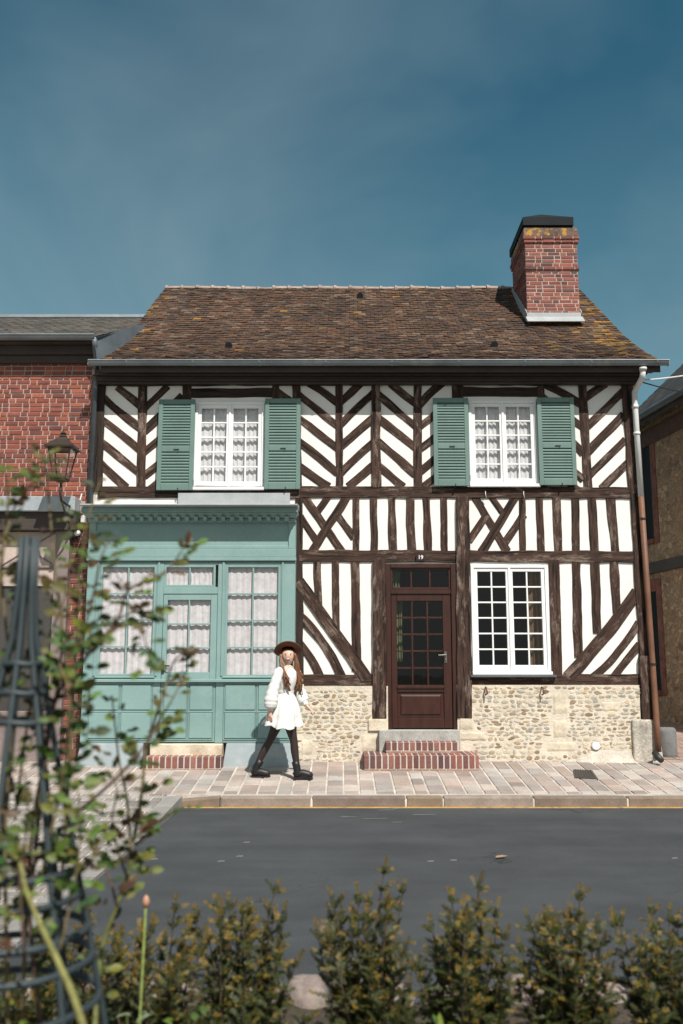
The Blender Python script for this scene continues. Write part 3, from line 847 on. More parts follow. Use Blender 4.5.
# ---- chimney
def bricks(bl, O, Ux, V, Nn, w, h, bw=.215, bh=.062, mj=.013, pal=None, bond=0, proud=.006, jit=.0025):
    r = 0; v = 0
    while v < h - .02:
        v1 = min(v + bh, h)
        header = (r % 2 == 1)
        u = -((r * .37) % 1) * bw * .5 if not header else -bw * .25 * (r % 4)
        kk = 0
        while u < w:
            l = bw if (bond == 0 or (kk + r) % 2 == 0) else bw * .48
            a, c = max(0, u), min(w, u + l)
            if c - a > .02:
                col = random.choice(pal); f = U(.86, 1.12)
                bl.plate(O, Ux, V, Nn, a, c, v, v1, -.004, proud + U(-jit, jit), .003, tuple(q * f for q in col))
            u += l + mj; kk += 1
        v = v1 + mj; r += 1
bp_ = [(.235, .072, .052), (.205, .062, .048), (.265, .085, .06), (.175, .055, .045), (.29, .105, .075), (.15, .06, .052), (.24, .08, .065), (.10, .05, .045)]
cy0 = roofP(.8, min(((abs(F(553, 324, roofP(.85, t / 400).y).z - roofP(.85, t / 400).z), t / 400) for t in range(401)))[1]).y
xc0, xc1 = F(527, 300, cy0).x, F(579, 300, cy0).x
cw = xc1 - xc0; cd = 1.15
zb_ = F(553, 327, cy0).z - .1
ztop = F(550, 229, cy0).z
b = MB()
b.box(xc0, xc1, cy0, cy0 + cd, zb_ - .4, ztop - .01, m=1)
def chim_ring(x0, x1, y0, y1, za, zb2):
    bricks(b, Vector((x0, y0, za)), EX, EZ, Vector((0, -1, 0)), x1 - x0, zb2 - za, .2, .052, .014, bp_, 1)
    bricks(b, Vector((x0, y1, za)), Vector((0, -1, 0)), EZ, Vector((-1, 0, 0)), y1 - y0, zb2 - za, .2, .052, .014, bp_, 1)
    bricks(b, Vector((x1, y0, za)), Vector((0, 1, 0)), EZ, Vector((1, 0, 0)), y1 - y0, zb2 - za, .2, .052, .014, bp_, 1)
    bricks(b, Vector((x1, y1, za)), Vector((-1, 0, 0)), EZ, Vector((0, 1, 0)), x1 - x0, zb2 - za, .2, .052, .014, bp_, 1)
chim_ring(xc0, xc1, cy0, cy0 + cd, zb_, ztop)
def band(za, zb2, e):
    b.box(xc0 - e + .004, xc1 + e - .004, cy0 - e + .004, cy0 + cd + e - .004, za + .003, zb2 - .003, m=1)
    chim_ring(xc0 - e, xc1 + e, cy0 - e, cy0 + cd + e, za, zb2)
zb1 = F(553, 270, cy0).z; zb2 = F(553, 243, cy0).z
band(zb1, zb1 + .056, .022); band(zb2, zb2 + .056, .022)
band(zb2 + .06, zb2 + .118, .035)
chim = b.build('chimney', [M['brick'], M['mortar']], house)
b = MB(); e = .03
lp = [(xc0 - e, xc1 + e, cy0 - e, cy0 + cd + e, zb2 + .121), (xc0 - e + .01, xc1 + e - .01, cy0 - e + .01, cy0 + cd + e - .01, ztop + .02), (xc0 + .06, xc1 - .06, cy0 + .06, cy0 + cd - .06, ztop + .08)]
rg = [[b.vert((x, y, z)) for x, y in ((a, c), (bq, c), (bq, d), (a, d))] for a, bq, c, d, z in lp]
for r, s in zip(rg, rg[1:]):
    for k in range(4): b.face([r[k], r[(k + 1) % 4], s[(k + 1) % 4], s[k]])
b.face(rg[-1])
M['crown'] = mat('chimney_crown', (.13, .085, .07), .95, .4, 6, .3, 40, .7, 20, stain=(.42, .24, .03), stain_scale=6.5, stain_cut=(.50, .60))
b.build('chimney_crown', M['crown'], chim, bevel=.012)
b = MB()
zc = F(548, 225, cy0 - .05).z; zk = F(548, 217, cy0 - .05).z
x0, x1, y0, y1 = F(523, 222, cy0 - .05).x, F(573.5, 222, cy0 - .05).x, cy0 - .05, cy0 + cd + .08
rg = [[b.vert(p) for p in ((x0 + e, y0 + e, z), (x1 - e, y0 + e, z), (x1 - e, y1 - e, z), (x0 + e, y1 - e, z))] for e, z in ((.02, zc + .01), (.0, zc), (.0, zk), (.02, zk + .012))]
pk = [b.vert((x0 + (x1 - x0) * .42, y0 + .22, zk + .16)), b.vert((x0 + (x1 - x0) * .42, y1 - .25, zk + .16))]
for r, q in zip(rg, rg[1:]):
    for k in range(4): b.face([r[k], r[(k + 1) % 4], q[(k + 1) % 4], q[k]])
t4 = rg[-1]; b.face([t4[0], t4[1], pk[0]]); b.face([t4[1], t4[2], pk[1], pk[0]]); b.face([t4[2], t4[3], pk[1]]); b.face([t4[3], t4[0], pk[0], pk[1]])
b.face(rg[0][::-1])
for xx in (x0 + .12, x1 - .1):
    for yy in (y0 + .12, y1 - .14): b.box(xx - .02, xx + .02, yy - .02, yy + .02, ztop + .0, zc + .012)
b.build('chimney_cap', M['black_metal'], chim)
b = MB()
za = F(553, 323, cy0 - .05).z
b.box(xc0 - .03, xc1 + .03, cy0 - .035, cy0 - .012, za + .05, za + .19)
b.hexa([(xc0 - .04, cy0 - .17, za - .02), (xc1 + .04, cy0 - .17, za - .02), (xc1 + .04, cy0 - .037, za + .03), (xc0 - .04, cy0 - .037, za + .03), (xc0 - .04, cy0 - .17, za + .0), (xc1 + .04, cy0 - .17, za + .0), (xc1 + .04, cy0 - .037, za + .12), (xc0 - .04, cy0 - .037, za + .12)])
for xx in (xc0 - .03, xc1 + .012):
    b.hexa([(xx, cy0 - .035, za + .03), (xx + .018, cy0 - .035, za + .03), (xx + .018, cy0 + cd, za + .95), (xx, cy0 + cd, za + .95), (xx, cy0 - .035, za + .22), (xx + .018, cy0 - .035, za + .22), (xx + .018, cy0 + cd, za + 1.15), (xx, cy0 + cd, za + 1.15)])
b.build('chimney_flashing', M['zinc_pale'], chim, bevel=.004)

# ---- windows
def curtain(parent, x0, x1, z0, z1, y, m, folds, amp=.012, name='curtain', gap=None):
    b = MB(); n = max(16, int(folds * 8)); ph = U(0, 6)
    def fn(u, v):
        a = amp * (1.0 - .3 * v)
        w = math.sin(u * folds * 2 * math.pi + ph + .5 * math.sin(u * 9)) + .4 * math.sin(u * folds * 4.7 * math.pi + ph * 2)
        return (x0 + (x1 - x0) * u + .006 * math.sin(v * 5 + u * 9), y + a * w, z0 + (z1 - z0) * v)
    b.sheet(fn, n, 10)
    return b.build(name, m, parent, smooth=True)

def window(o, rows, curt, sill=True, y=-.012):
    xa, xb, za, zb = o
    fr = MB(); fw = .045
    yf, yb2 = y - .012, y + .07
    fr.box(xa, xa + fw, yf, yb2, za, zb); fr.box(xb - fw, xb, yf, yb2, za, zb)
    fr.box(xa + fw, xb - fw, yf, yb2, zb - fw, zb); fr.box(xa + fw, xb - fw, yf, yb2, za, za + fw)
    win = fr.build('window', M['white_paint'], house, bevel=.004)
    xm = (xa + xb) / 2
    for s0, s1 in ((xa + fw + .002, xm - .001), (xm + .001, xb - fw - .002)):
        s = MB(); sw = .05; z0, z1 = za + fw + .002, zb - fw - .002; ys, ye = y + .004, y + .05
        s.box(s0, s0 + sw, ys, ye, z0, z1); s.box(s1 - sw, s1, ys, ye, z0, z1)
        s.box(s0 + sw, s1 - sw, ys, ye, z1 - sw, z1); s.box(s0 + sw, s1 - sw, ys, ye, z0, z0 + sw + .03)
        gx0_, gx1_, gz0, gz1 = s0 + sw, s1 - sw, z0 + sw + .03, z1 - sw
        mx_ = (gx0_ + gx1_) / 2; mw = .011
        s.box(mx_ - mw, mx_ + mw, ys + .008, ye - .004, gz0, gz1)
        for r in range(1, rows):
            zz = gz0 + (gz1 - gz0) * r / rows
            s.box(gx0_, mx_ - mw, ys + .009, ye - .005, zz - mw, zz + mw); s.box(mx_ + mw, gx1_, ys + .009, ye - .005, zz - mw, zz + mw)
        s.build('sash', M['white_paint'], win, bevel=.003)
        g = MB(); g.quad([(gx0_, y + .03, gz0), (gx1_, y + .03, gz0), (gx1_, y + .03, gz1), (gx0_, y + .03, gz1)])
        g.build('pane', M['glass'], win)
    b = MB(); b.box(xm - .018, xm + .018, y - .012, y + .003, za + fw, zb - fw); b.build('astragal', M['white_paint'], win, bevel=.005)
    if sill:
        b = MB(); b.box(xa - .01, xb + .01, -.085, -.026, za - .012, za + .035); b.build('sill', M['white_paint'], win, bevel=.006)
    curt(win)
    return win
def c_up(o):
    def f(w):
        xa, xb, za, zb = o; xm = (xa + xb) / 2
        curtain(w, xa + .04, xm - .01, za + .03, zb - .02, .070, M['net'], 6, .009)
        curtain(w, xm + .01, xb - .04, za + .03, zb - .02, .070, M['net'], 6, .009)
    return f
window(W1, 5, c_up(W1)); window(W2, 5, c_up(W2))
def c_low(w):
    xa, xb, za, zb = W3
    curtain(w, xb - .26, xb - .05, za + .05, zb - .02, .22, M['drape'], 3, .02)
window(W3, 6, c_low, sill=True)
k = MB(); k.box(W3[0] - .04, W3[1] + .06, -.10, .01, W3[2] - .045, W3[2] - .013); k.build('window_ledge', M['zinc_dark'], house, bevel=.004)

# ---- shutters
def shutter(x0, y0, x1, y1, open_deg):
    a, c, za, zb = rect(x0, y0, x1, y1, -.06)
    yf, ye = -.098, -.062
    b = MB(); sw = .065
    zm = za + (zb - za) * .445
    b.box(a, a + sw, yf, ye, za, zb); b.box(c - sw, c, yf, ye, za, zb)
    for p, q in ((za, za + .085), (zm - .035, zm + .035), (zb - .075, zb)): b.box(a + sw, c - sw, yf + .002, ye - .002, p, q)
    sh = b.build('shutter', M['shutter'], house, bevel=.004)
    for p, q in ((za + .085, zm - .035), (zm + .035, zb - .075)):
        l = MB(); n = max(3, int((q - p) / .042))
        for k in range(n):
            z = p + (q - p) * (k + .5) / n
            h = (q - p) / n
            l.hexa([(a + sw - .004, yf + .004, z - h * .56), (c - sw + .004, yf + .004, z - h * .56), (c - sw + .004, ye - .004, z + h * .20), (a + sw - .004, ye - .004, z + h * .20),
                    (a + sw - .004, yf + .004, z - h * .20), (c - sw + .004, yf + .004, z - h * .20), (c - sw + .004, ye - .004, z + h * .56), (a + sw - .004, ye - .004, z + h * .56)])
        l.build('louvres', M['shutter'], sh)
    l = MB(); xm = (a + c) / 2; l.box(xm - .03, xm + .05, yf - .010, yf - .001, zm - .005, zm + .005); l.tube([(xm + .045, yf - .008, zm), (xm + .046, yf - .022, zm - .004)], .006, 6); l.build('latch_bar', M['iron'], sh)
    l = MB(); l.tube([(xm + .05, -.045, za - .005), (xm + .05, -.115, za - .012), (xm + .05, -.118, za + .03)], .007, 6); l.build('shutter_dog', M['iron'], sh)
    for zz in (za + .12, zb - .12):
        xh = c if x0 < 230 or 420 < x0 < 480 else a
        l = MB(); l.tube([(xh, yf + .015, zz - .04), (xh, yf + .015, zz + .04)], .01, 6); l.build('hinge', M['iron'], sh)
shutter(158, 400, 194.3, 490.5, 0); shutter(264.7, 399, 300.5, 489.5, 0)
shutter(433.3, 398.5, 468.8, 486.3, 0); shutter(537.8, 398, 575, 485.5, 0)

# ---- front door with transom
xa, xb, za, zb = DR
b = MB(); fw = .075
b.box(xa, xa + fw, -.03, .10, za, zb); b.box(xb - fw, xb, -.03, .10, za, zb); b.box(xa + fw, xb - fw, -.03, .10, zb - .06, zb)
ztr = F(420, 592).z
b.box(xa + fw, xb - fw, -.02, .10, ztr - .03, ztr + .035)
M['handle'] = mat('aged_handle', (.16, .15, .14), .45, .2, 20, .1, 60, 0, metal=.5)
door = b.build('front_door', M['door_paint'], house, bevel=.006)
def glazed(parent, x0, x1, z0, z1, cols, rows, y, m, mw=.013, bar='glazing_bars'):
    s = MB()
    for k in range(1, cols):
        xx = x0 + (x1 - x0) * k / cols; s.box(xx - mw, xx + mw, y, y + .035, z0, z1)
    for k in range(1, rows):
        zz = z0 + (z1 - z0) * k / rows
        for j in range(cols):
            p = x0 + (x1 - x0) * j / cols + (mw if j else 0); q = x0 + (x1 - x0) * (j + 1) / cols - (mw if j < cols - 1 else 0)
            s.box(p, q, y + .001, y + .034, zz - mw, zz + mw)
    if rows == 1:
        for k in range(1, cols):
            s = MB(); xx = x0 + (x1 - x0) * k / cols; s.box(xx - mw, xx + mw, y, y + .035, z0, z1); s.build('glazing_bar', m, parent, bevel=.003)
    else: s.build(bar, m, parent, bevel=.003)
    g = MB(); g.quad([(x0, y + .018, z0), (x1, y + .018, z0), (x1, y + .018, z1), (x0, y + .018, z1)]); g.build('pane', M['glass'], parent)
tx0, tx1 = xa + fw + .03, xb - fw - .03
b = MB()
b.box(xa + fw, tx0, .0, .06, ztr + .036, zb - .061); b.box(tx1, xb - fw, .0, .06, ztr + .036, zb - .061)
b.box(tx0, tx1, .0, .06, ztr + .036, ztr + .07); b.box(tx0, tx1, .0, .06, zb - .085, zb - .061)
b.build('transom', M['door_paint'], door, bevel=.004)
glazed(door, tx0, tx1, ztr + .07, zb - .085, 3, 1, .015, M['door_paint'])
lx, rx = xa + fw + .004, xb - fw - .004; lz0, lz1 = za + .02, ztr - .032
gz0 = F(420, 685).z; gx0_, gx1_ = F(397, 640).x, F(443, 640).x
b = MB()
b.box(lx, gx0_, .0, .055, lz0, lz1); b.box(gx1_, rx, .0, .055, lz0, lz1)
b.box(gx0_, gx1_, .0, .055, lz1 - .10, lz1); b.box(gx0_, gx1_, .0, .055, gz0 - .10, gz0); b.box(gx0_, gx1_, .0, .055, lz0, lz0 + .14)
b.box(gx0_, gx1_, .02, .05, lz0 + .14, gz0 - .10)
b.box(gx0_ - .01, gx1_ + .01, -.02, .0, gz0 - .05, gz0 - .015)
b.plate(Vector((0, .02, 0)), EX, EZ, EN, gx0_ + .03, gx1_ - .03, lz0 + .17, gz0 - .13, -.005, .018, .03)
b.build('door_leaf', M['door_paint'], door, bevel=.005)
glazed(door, gx0_, gx1_, gz0, lz1 - .10, 3, 5, .012, M['door_paint'])
b = MB(); p = F(445.5, 655); b.box(p.x - .018, p.x + .018, -.012, .0, p.z - .11, p.z + .05)
b.tube([(p.x, -.01, p.z), (p.x, -.055, p.z), (p.x - .11, -.058, p.z - .006)], .011, 8); b.tube([(p.x, -.012, p.z - .07), (p.x, -.026, p.z - .07)], .012, 8)
b.build('door_handle', M['handle'], door)
curtain(door, gx0_ - .02, gx0_ + .09, gz0 + .33, lz1 - .05, .14, M['drape_green'], 3, .02)
curtain(door, tx0, tx0 + .12, ztr + .05, zb - .06, .14, M['drape_green'], 3, .02)
# number plate
b = MB(); p = F(420.5, 557.5, -.05); b.box(p.x - .065, p.x + .065, -.062, -.046, p.z - .052, p.z + .052); 
M['plate'] = mat('enamel_plate', (.035, .016, .014), .3, .1, 5, 0, 50, 0)
npl = b.build('house_number', M['plate'], house, bevel=.004)
cu = bpy.data.curves.new('numerals', 'FONT'); cu.body = '19'; cu.size = .08; cu.align_x = 'CENTER'; cu.align_y = 'CENTER'; cu.extrude = .003; cu.offset = .0012
cu.materials.append(M['white_paint'])
tmp = bpy.data.objects.new('tmp', cu); COL.objects.link(tmp)
bpy.context.view_layer.update(); nme = bpy.data.meshes.new_from_object(tmp.evaluated_get(bpy.context.evaluated_depsgraph_get())); bpy.data.objects.remove(tmp)
to = bpy.data.objects.new('numerals', nme); COL.objects.link(to); to.parent = npl
to.rotation_euler = (R(90), 0, 0); to.location = (p.x - house.location.x, -.066 - house.location.y, p.z - house.location.z)

# ---- steps at the front door
brk = [(.20, .075, .06), (.15, .065, .058), (.24, .095, .075), (.115, .055, .055), (.18, .085, .075), (.27, .12, .095)]
def brickstep(parent, x0, x1, y0, y1, z0, z1, name):
    b = MB(); b.box(x0 + .004, x1 - .004, y0 + .006, y1, z0, z1 - .004, m=1)
    x = x0
    while x < x1 - .02:
        w = min(.068, x1 - x)
        col = random.choice(brk); f = U(.8, 1.25); col = tuple(q * f for q in col)
        b.plate(Vector((0, y0 + .006, 0)), EX, EZ, EN, x, x + w, z0 + .035, z1 - .006, -.004, .008 + U(-.002, .002), .005, col)
        b.plate(Vector((0, 0, z1 - .004)), EX, Vector((0, 1, 0)), EZ, x, x + w, y0 + .005, min(y0 + .22, y1), -.004, .006 + U(-.002, .002), .005, col)
        if y1 - y0 > .26: b.plate(Vector((0, 0, z1 - .004)), EX, Vector((0, 1, 0)), EZ, x, x + w, y0 + .235, y1, -.004, .005, .005, col)
        x += w + .016
    for xx, s in ((x0, -1), (x1, 1)):
        y = y0 + .01
        while y < y1 - .03:
            w = min(.10, y1 - y); col = random.choice(brk)
            b.plate(Vector((xx - .004 * -s * -1, 0, 0)), Vector((0, 1, 0)), EZ, Vector((s, 0, 0)), y, y + w, z0 + .035, z1 - .006, -.004, .006, .005, col)
            y += w + .016
    x = x0
    while x < x1 - .02:
        w = min(.21, x1 - x); col = random.choice([(.28, .16, .12), (.33, .2, .15)])
        b.plate(Vector((0, y0 + .002, 0)), EX, EZ, EN, x, x + w, z0 - .03, z0 + .025, -.01, .008, .004, col)
        x += w + .014
    return b.build(name, [M['brick'], M['joint']], parent)
ys1 = -.66
zs0 = zpave(0, ys1); s_l = F(364, 766, ys1).x, F(479, 766, ys1).x
zs1 = F(420, 755.3, ys1).z
ys2 = -.36; zs2 = F(420, 742, ys2).z
zs3 = F(420, 730, -.12).z
steps = brickstep(house, s_l[0], s_l[1], ys1, -.06, zs0, zs1, 'front_steps')
brickstep(steps, F(386, 750, ys2).x, F(460, 750, ys2).x, ys2, -.06, zs1 + .004, zs2, 'upper_step')
b = MB(); b.box(F(379, 740, -.14).x, F(460, 740, -.14).x, -.16, .12, zs1 - .02, zs3); b.build('door_slab', M['grey_stone'], steps, bevel=.012, seg=2)

# ================= shopfront (built against the ground floor)
YS = -.30
sx0, sx1 = F(86, 600, YS).x, F(295, 600, YS).x
szt = F(190, 509, YS).z; szb = F(190, 743, YS).z
cells = {'wl': (98.5, 565, 155, 676), 'tr': (164, 565, 215.5, 587), 'dr': (161, 594, 216, 743), 'wr': (225, 565, 280, 677)}
Rc = {k: rect(*v, YS) for k, v in cells.items()}
b = MB()
yb_ = -.002
zfb = F(190, 562, YS).z; zsl = F(190, 681, YS).z
wl, wr, dr, tr = Rc['wl'], Rc['wr'], Rc['dr'], Rc['tr']
T = YS + .05
def stile(x0, x1, z0, z1, y=YS): b.box(x0, x1, y, T, z0, z1)
stile(sx0, wl[0], zsl, zfb); stile(wl[1], dr[0], szb, zfb); stile(dr[1], wr[0], szb, zfb); stile(wr[1], sx1, zsl, zfb)
b.box(sx0, wl[1] - .001, YS + .004, T, szb, wl[2] - .04)                 # apron left
b.box(wr[0] + .001, sx1, YS + .004, T, szb, wr[2] - .04)                 # apron right
b.box(dr[0], dr[1], YS + .002, T, dr[3] - .0, tr[2])                     # bar between door and transom
b.box(wl[0], wl[1], YS + .003, T, wl[3], zfb); b.box(wr[0], wr[1], YS + .003, T, wr[3], zfb); b.box(dr[0], dr[1], YS + .003, T, tr[3], zfb)
b.box(wl[0], wl[1], YS + .004, T, wl[2] - .04, wl[2]); b.box(wr[0], wr[1], YS + .004, T, wr[2] - .04, wr[2])
b.box(sx0, sx1, YS + .012, T, zfb, szt)                                  # fascia board
b.box(sx0, sx0 + .04, T + .001, yb_, szb, szt); b.box(sx1 - .04, sx1, T + .001, yb_, szb, szt)
b.box(sx0, sx1, T + .001, yb_, szt - .05, szt)
shop = b.build('shopfront', M['teal'], house, bevel=.006)
# mouldings
b = MB()
zf0, zf1 = F(190, 561, YS).z, F(190, 549, YS).z
b.box(sx0 - .015, sx1 + .015, YS - .035, YS + .012, zf0, zf0 + .05); b.box(sx0 - .008, sx1 + .008, YS - .02, YS + .012, zf0 + .052, zf1)
b.box(sx0, sx0 + .10, YS - .012, YS + .012, zf1, szt - .14); b.box(sx1 - .10, sx1, YS - .012, YS + .012, zf1, szt - .14)
b.box(sx0 + .10, sx1 - .10, YS - .008, YS + .012, zf1, zf1 + .05)
zq = F(190, 679, YS).z
b.box(sx0 - .012, sx1 + .012, YS - .05, YS - .001, zq - .045, zq)
b.box(wl[0] - .02, wl[1] + .02, YS - .03, YS - .002, zq + .012, zq + .04)
b.box(wr[0] - .02, wr[1] + .02, YS - .03, YS - .002, zq + .012, zq + .04)
for w in (wl, wr):
    b.box(w[0] - .05, w[0] - .02, YS - .015, YS - .001, zq + .04, zf0 - .005); b.box(w[1] + .02, w[1] + .05, YS - .015, YS - .001, zq + .04, zf0 - .005)
b.build('moulding', M['teal'], shop, bevel=.006)
b = MB()
zc0 = F(190, 520, YS).z; zc1 = F(190, 509, YS - .2).z
b.box(sx0 - .01, sx1 + .01, YS - .05, YS + .010, zc0 - .04, zc0 + .02)
b.hexa([(sx0 - .02, YS - .08, zc0 + .02), (sx1 + .02, YS - .08, zc0 + .02), (sx1 + .02, YS + .01, zc0 + .02), (sx0 - .02, YS + .01, zc0 + .02), (sx0 - .07, YS - .16, zc0 + .085), (sx1 + .028, YS - .16, zc0 + .085), (sx1 + .028, YS + .01, zc0 + .085), (sx0 - .07, YS + .01, zc0 + .085)])
zct = zc0 + .16
b.box(sx0 - .08, sx1 + .03, YS - .18, 0 - .06, zc0 + .087, zct)
b.build('cornice', M['teal'], shop, bevel=.006)
b = MB(); n = 22
for k in range(n):
    x = sx0 + .06 + (sx1 - sx0 - .12) * (k + .5) / n
    b.hexa([(x - .03, YS - .10, zc0 - .03), (x + .03, YS - .10, zc0 - .03), (x + .03, YS - .051, zc0 - .03), (x - .03, YS - .051, zc0 - .03), (x - .03, YS - .15, zc0 + .03), (x + .03, YS - .15, zc0 + .03), (x + .03, YS - .045, zc0 + .03), (x - .03, YS - .045, zc0 + .03)])
b.build('dentils', M['teal'], shop, bevel=.006)
b = MB()   # zinc weathering on top, running up behind the sill
b.hexa([(sx0 - .06, YS - .33, zct + .001), (sx1 + .04, YS - .33, zct + .001), (sx1 + .04, -.058, zct + .001), (sx0 - .06, -.058, zct + .001), (sx0 - .06, YS - .33, zct + .022), (sx1 + .04, YS - .33, zct + .022), (sx1 + .04, -.058, zct + .10), (sx0 - .06, -.058, zct + .10)])
xz0, xz1 = F(178, 497, -.06).x, F(290, 497, -.06).x; 
b.box(xz0, xz1, -.068, -.052, zct + .08, F(230, 493, -.06).z)
b.build('zinc_flashing', M['zinc_pale'], shop, bevel=.004)
for (x0, x1) in ((75, 142), (222, 296)):
    b = MB()
    p, q = F(x0, 760, YS - .08), F(x1, 760, YS - .08)
    zt = szb - .004
    b.hexa([(p.x, YS - .09, zpave(0, -.4) - .06), (q.x, YS - .09, zpave(0, -.4) - .06), (q.x, -.06, zpave(0, -.4) - .06), (p.x, -.06, zpave(0, -.4) - .06), (p.x + .05, YS - .035, zt), (q.x, YS - .035, zt), (q.x, -.06, zt), (p.x + .05, -.06, zt)])
    b.build('plinth', M['slate_paint'], shop, bevel=.008)
# raised panels below the sills
def panels(parent, x0, x1, z0, z1, y, cols, rows, g=.035):
    b = MB()
    for c in range(cols):
        for r in range(rows):
            a = x0 + (x1 - x0) * c / cols; d = x0 + (x1 - x0) * (c + 1) / cols
            e = z0 + (z1 - z0) * r / rows; f = z0 + (z1 - z0) * (r + 1) / rows
            b.plate(Vector((0, y, 0)), EX, EZ, EN, a + g / 2, d - g / 2, e + g / 2, f - g / 2, -.001, .018, .012)
            # beading around the panel
            for (p, q, s, t) in ((a, d, e, e + .012), (a, d, f - .012, f), (a, a + .012, e + .0125, f - .0125), (d - .012, d, e + .0125, f - .0125)):
                b.box(p + .003, q - .003, y - .012, y - .0005, s, t)
    return b.build('panels', M['teal'], parent)
zp0 = szb + .04; zp1 = zq - .06
panels(shop, sx0 + .09, wl[1], zp0, zp1, YS + .004, 2, 2); panels(shop, wr[0] - .0, sx1 - .06, zp0, zp1, YS + .004, 2, 2)
def shopwin(o, rows, nm, folds):
    xa, xb, za, zb = o
    s = MB(); sw = .032
    s.box(xa, xa + sw, YS + .004, YS + .045, za, zb); s.box(xb - sw, xb, YS + .004, YS + .045, za, zb); s.box(xa + sw, xb - sw, YS + .004, YS + .045, zb - sw, zb); s.box(xa + sw, xb - sw, YS + .004, YS + .045, za, za + sw)
    x0, x1, z0, z1 = xa + sw, xb - sw, za + sw, zb - sw; mw = .011
    xm = (x0 + x1) / 2; s.box(xm - mw, xm + mw, YS + .010, YS + .04, z0, z1)
    for r in range(1, rows):
        zz = z0 + (z1 - z0) * r / rows
        s.box(x0, xm - mw, YS + .011, YS + .039, zz - mw, zz + mw); s.box(xm + mw, x1, YS + .011, YS + .039, zz - mw, zz + mw)
    s.build('window_frame', M['teal'], shop, bevel=.003)
    g = MB(); g.quad([(x0, YS + .024, z0), (x1, YS + .024, z0), (x1, YS + .024, z1), (x0, YS + .024, z1)]); g.build('pane', M['glass'], shop)
    curtain(shop, xa + .01, xm - .006, za + .01, zb - .01, YS + .060, M['lace'], folds, .006); curtain(shop, xm + .006, xb - .01, za + .01, zb - .01, YS + .060, M['lace'], folds, .006)
shopwin(wl, 4, 'shop_window', 4); shopwin(wr, 4, 'shop_window', 4); shopwin(tr, 1, 'shop_transom', 5)
# glazed shop door
xa, xb, za, zb = dr; za += .01
gx0_, gx1_ = F(166.5, 640, YS).x, F(210, 640, YS).x; gz0, gz1 = F(190, 672, YS).z, F(190, 600, YS).z
b = MB(); y0, y1 = YS + .012, YS + .052
b.box(xa + .004, gx0_, y0, y1, za, zb - .004); b.box(gx1_, xb - .004, y0, y1, za, zb - .004); b.box(gx0_, gx1_, y0, y1, gz1, zb - .004); b.box(gx0_, gx1_, y0, y1, za, gz0)
b.build('shop_door', M['teal'], shop, bevel=.004)
glazed(shop, gx0_, gx1_, gz0, gz1, 2, 3, y0 + .002, M['teal'], .010)
xm = (gx0_ + gx1_) / 2
curtain(shop, gx0_ - .01, xm, gz0 - .01, gz1 + .01, YS + .068, M['lace'], 3, .007); curtain(shop, xm, gx1_ + .01, gz0 - .01, gz1 + .01, YS + .068, M['lace'], 3, .007)
panels(shop, xa + .03, xb - .02, zp0, zp1, y0, 2, 2)
b = MB(); p = F(161.5, 667, YS); b.box(p.x - .002, p.x + .035, y0 - .012, y0 - .001, p.z - .09, p.z + .09); b.tube([(p.x + .016, y0 - .01, p.z + .02), (p.x + .016, y0 - .055, p.z + .02), (p.x + .12, y0 - .058, p.z + .015)], .011, 8)
b.build('door_handle', M['iron'], shop)
# shop step
ysh = -.60
st_ = brickstep(house, F(141, 770, ysh).x, F(221, 770, ysh).x, ysh, -.34, zpave(0, ysh) - .01, F(190, 756.5, ysh).z, 'shop_step')
b = MB(); b.box(F(150, 750, -.42).x, F(222, 750, -.42).x, -.44, -.2, zpave(0, -.5), szb - .006); b.build('step_slab', M['ashlar'], st_, bevel=.01)

# ================================================================== BRICK HOUSE (left)
bh = thing('brick_house', (-5.6, 0, zpave(0, 0)), 'red brick house with slate roof and dark shopfront adjoining the teal shop', 'house')
YB = .03
bx1 = F(93, 440, YB).x - .01; bx0 = bx1 - 6.5
zbt = F(45, 343, YB).z
b = MB()
zled = F(45, 500, YB).z
b.box(bx0, bx1, YB + .004, 5.0, Z0, zbt, m=1)
bricks(b, Vector((bx0, YB, zled)), EX, EZ, EN, bx1 - bx0, zbt - zled, .19, .058, .014, [(.235, .06, .04), (.20, .055, .04), (.26, .075, .048), (.17, .05, .04), (.22, .07, .052), (.29, .085, .05), (.14, .05, .042)], 1)
bq0 = F(67, 620, YB).x
bricks(b, Vector((bq0, YB, Z0)), EX, EZ, EN, bx1 + .12 - bq0, zled - Z0 - .2, .205, .062, .014, [(.20, .06, .045), (.16, .055, .045), (.24, .08, .055), (.13, .05, .042)], 1)
b.build('wall', [M['brick'], M['mortar']], bh)
# eave, roof
ze2 = F(45, 336, -.22).z
b = MB()
b.box(bx0, bx1 + .02, -.2, YB + .2, ze2 - .10, ze2 - .05); b.box(bx0, bx1, -.10, YB - .002, zbt - .22, ze2 - .102); b.box(bx0, bx1, -.05, YB - .001, zbt - .34, zbt - .222)
b.build('eaves_cornice', M['fascia'], bh, bevel=.006)
RY2 = 2.3; zr2 = CAM.z + (RY2 + 13.5) * (lambda d: d.z / d.y)(ray(60, 318))
def roof2(u, t, off=0):
    return Vector((bx0 - .2 + (bx1 + .28 + .62 * t - bx0) * u, -.22 + (RY2 + .22) * t, ze2 + (zr2 - ze2) * t + off))
b = MB(); b.sheet(lambda u, t: roof2(u, t, -.02), 4, 2, (.06, .06, .06))
b.sheet(lambda u, t: Vector((roof2(1 - u, t).x, 2 * RY2 - roof2(u, t).y, roof2(u, t).z - .02)), 4, 2, (.06, .06, .06))
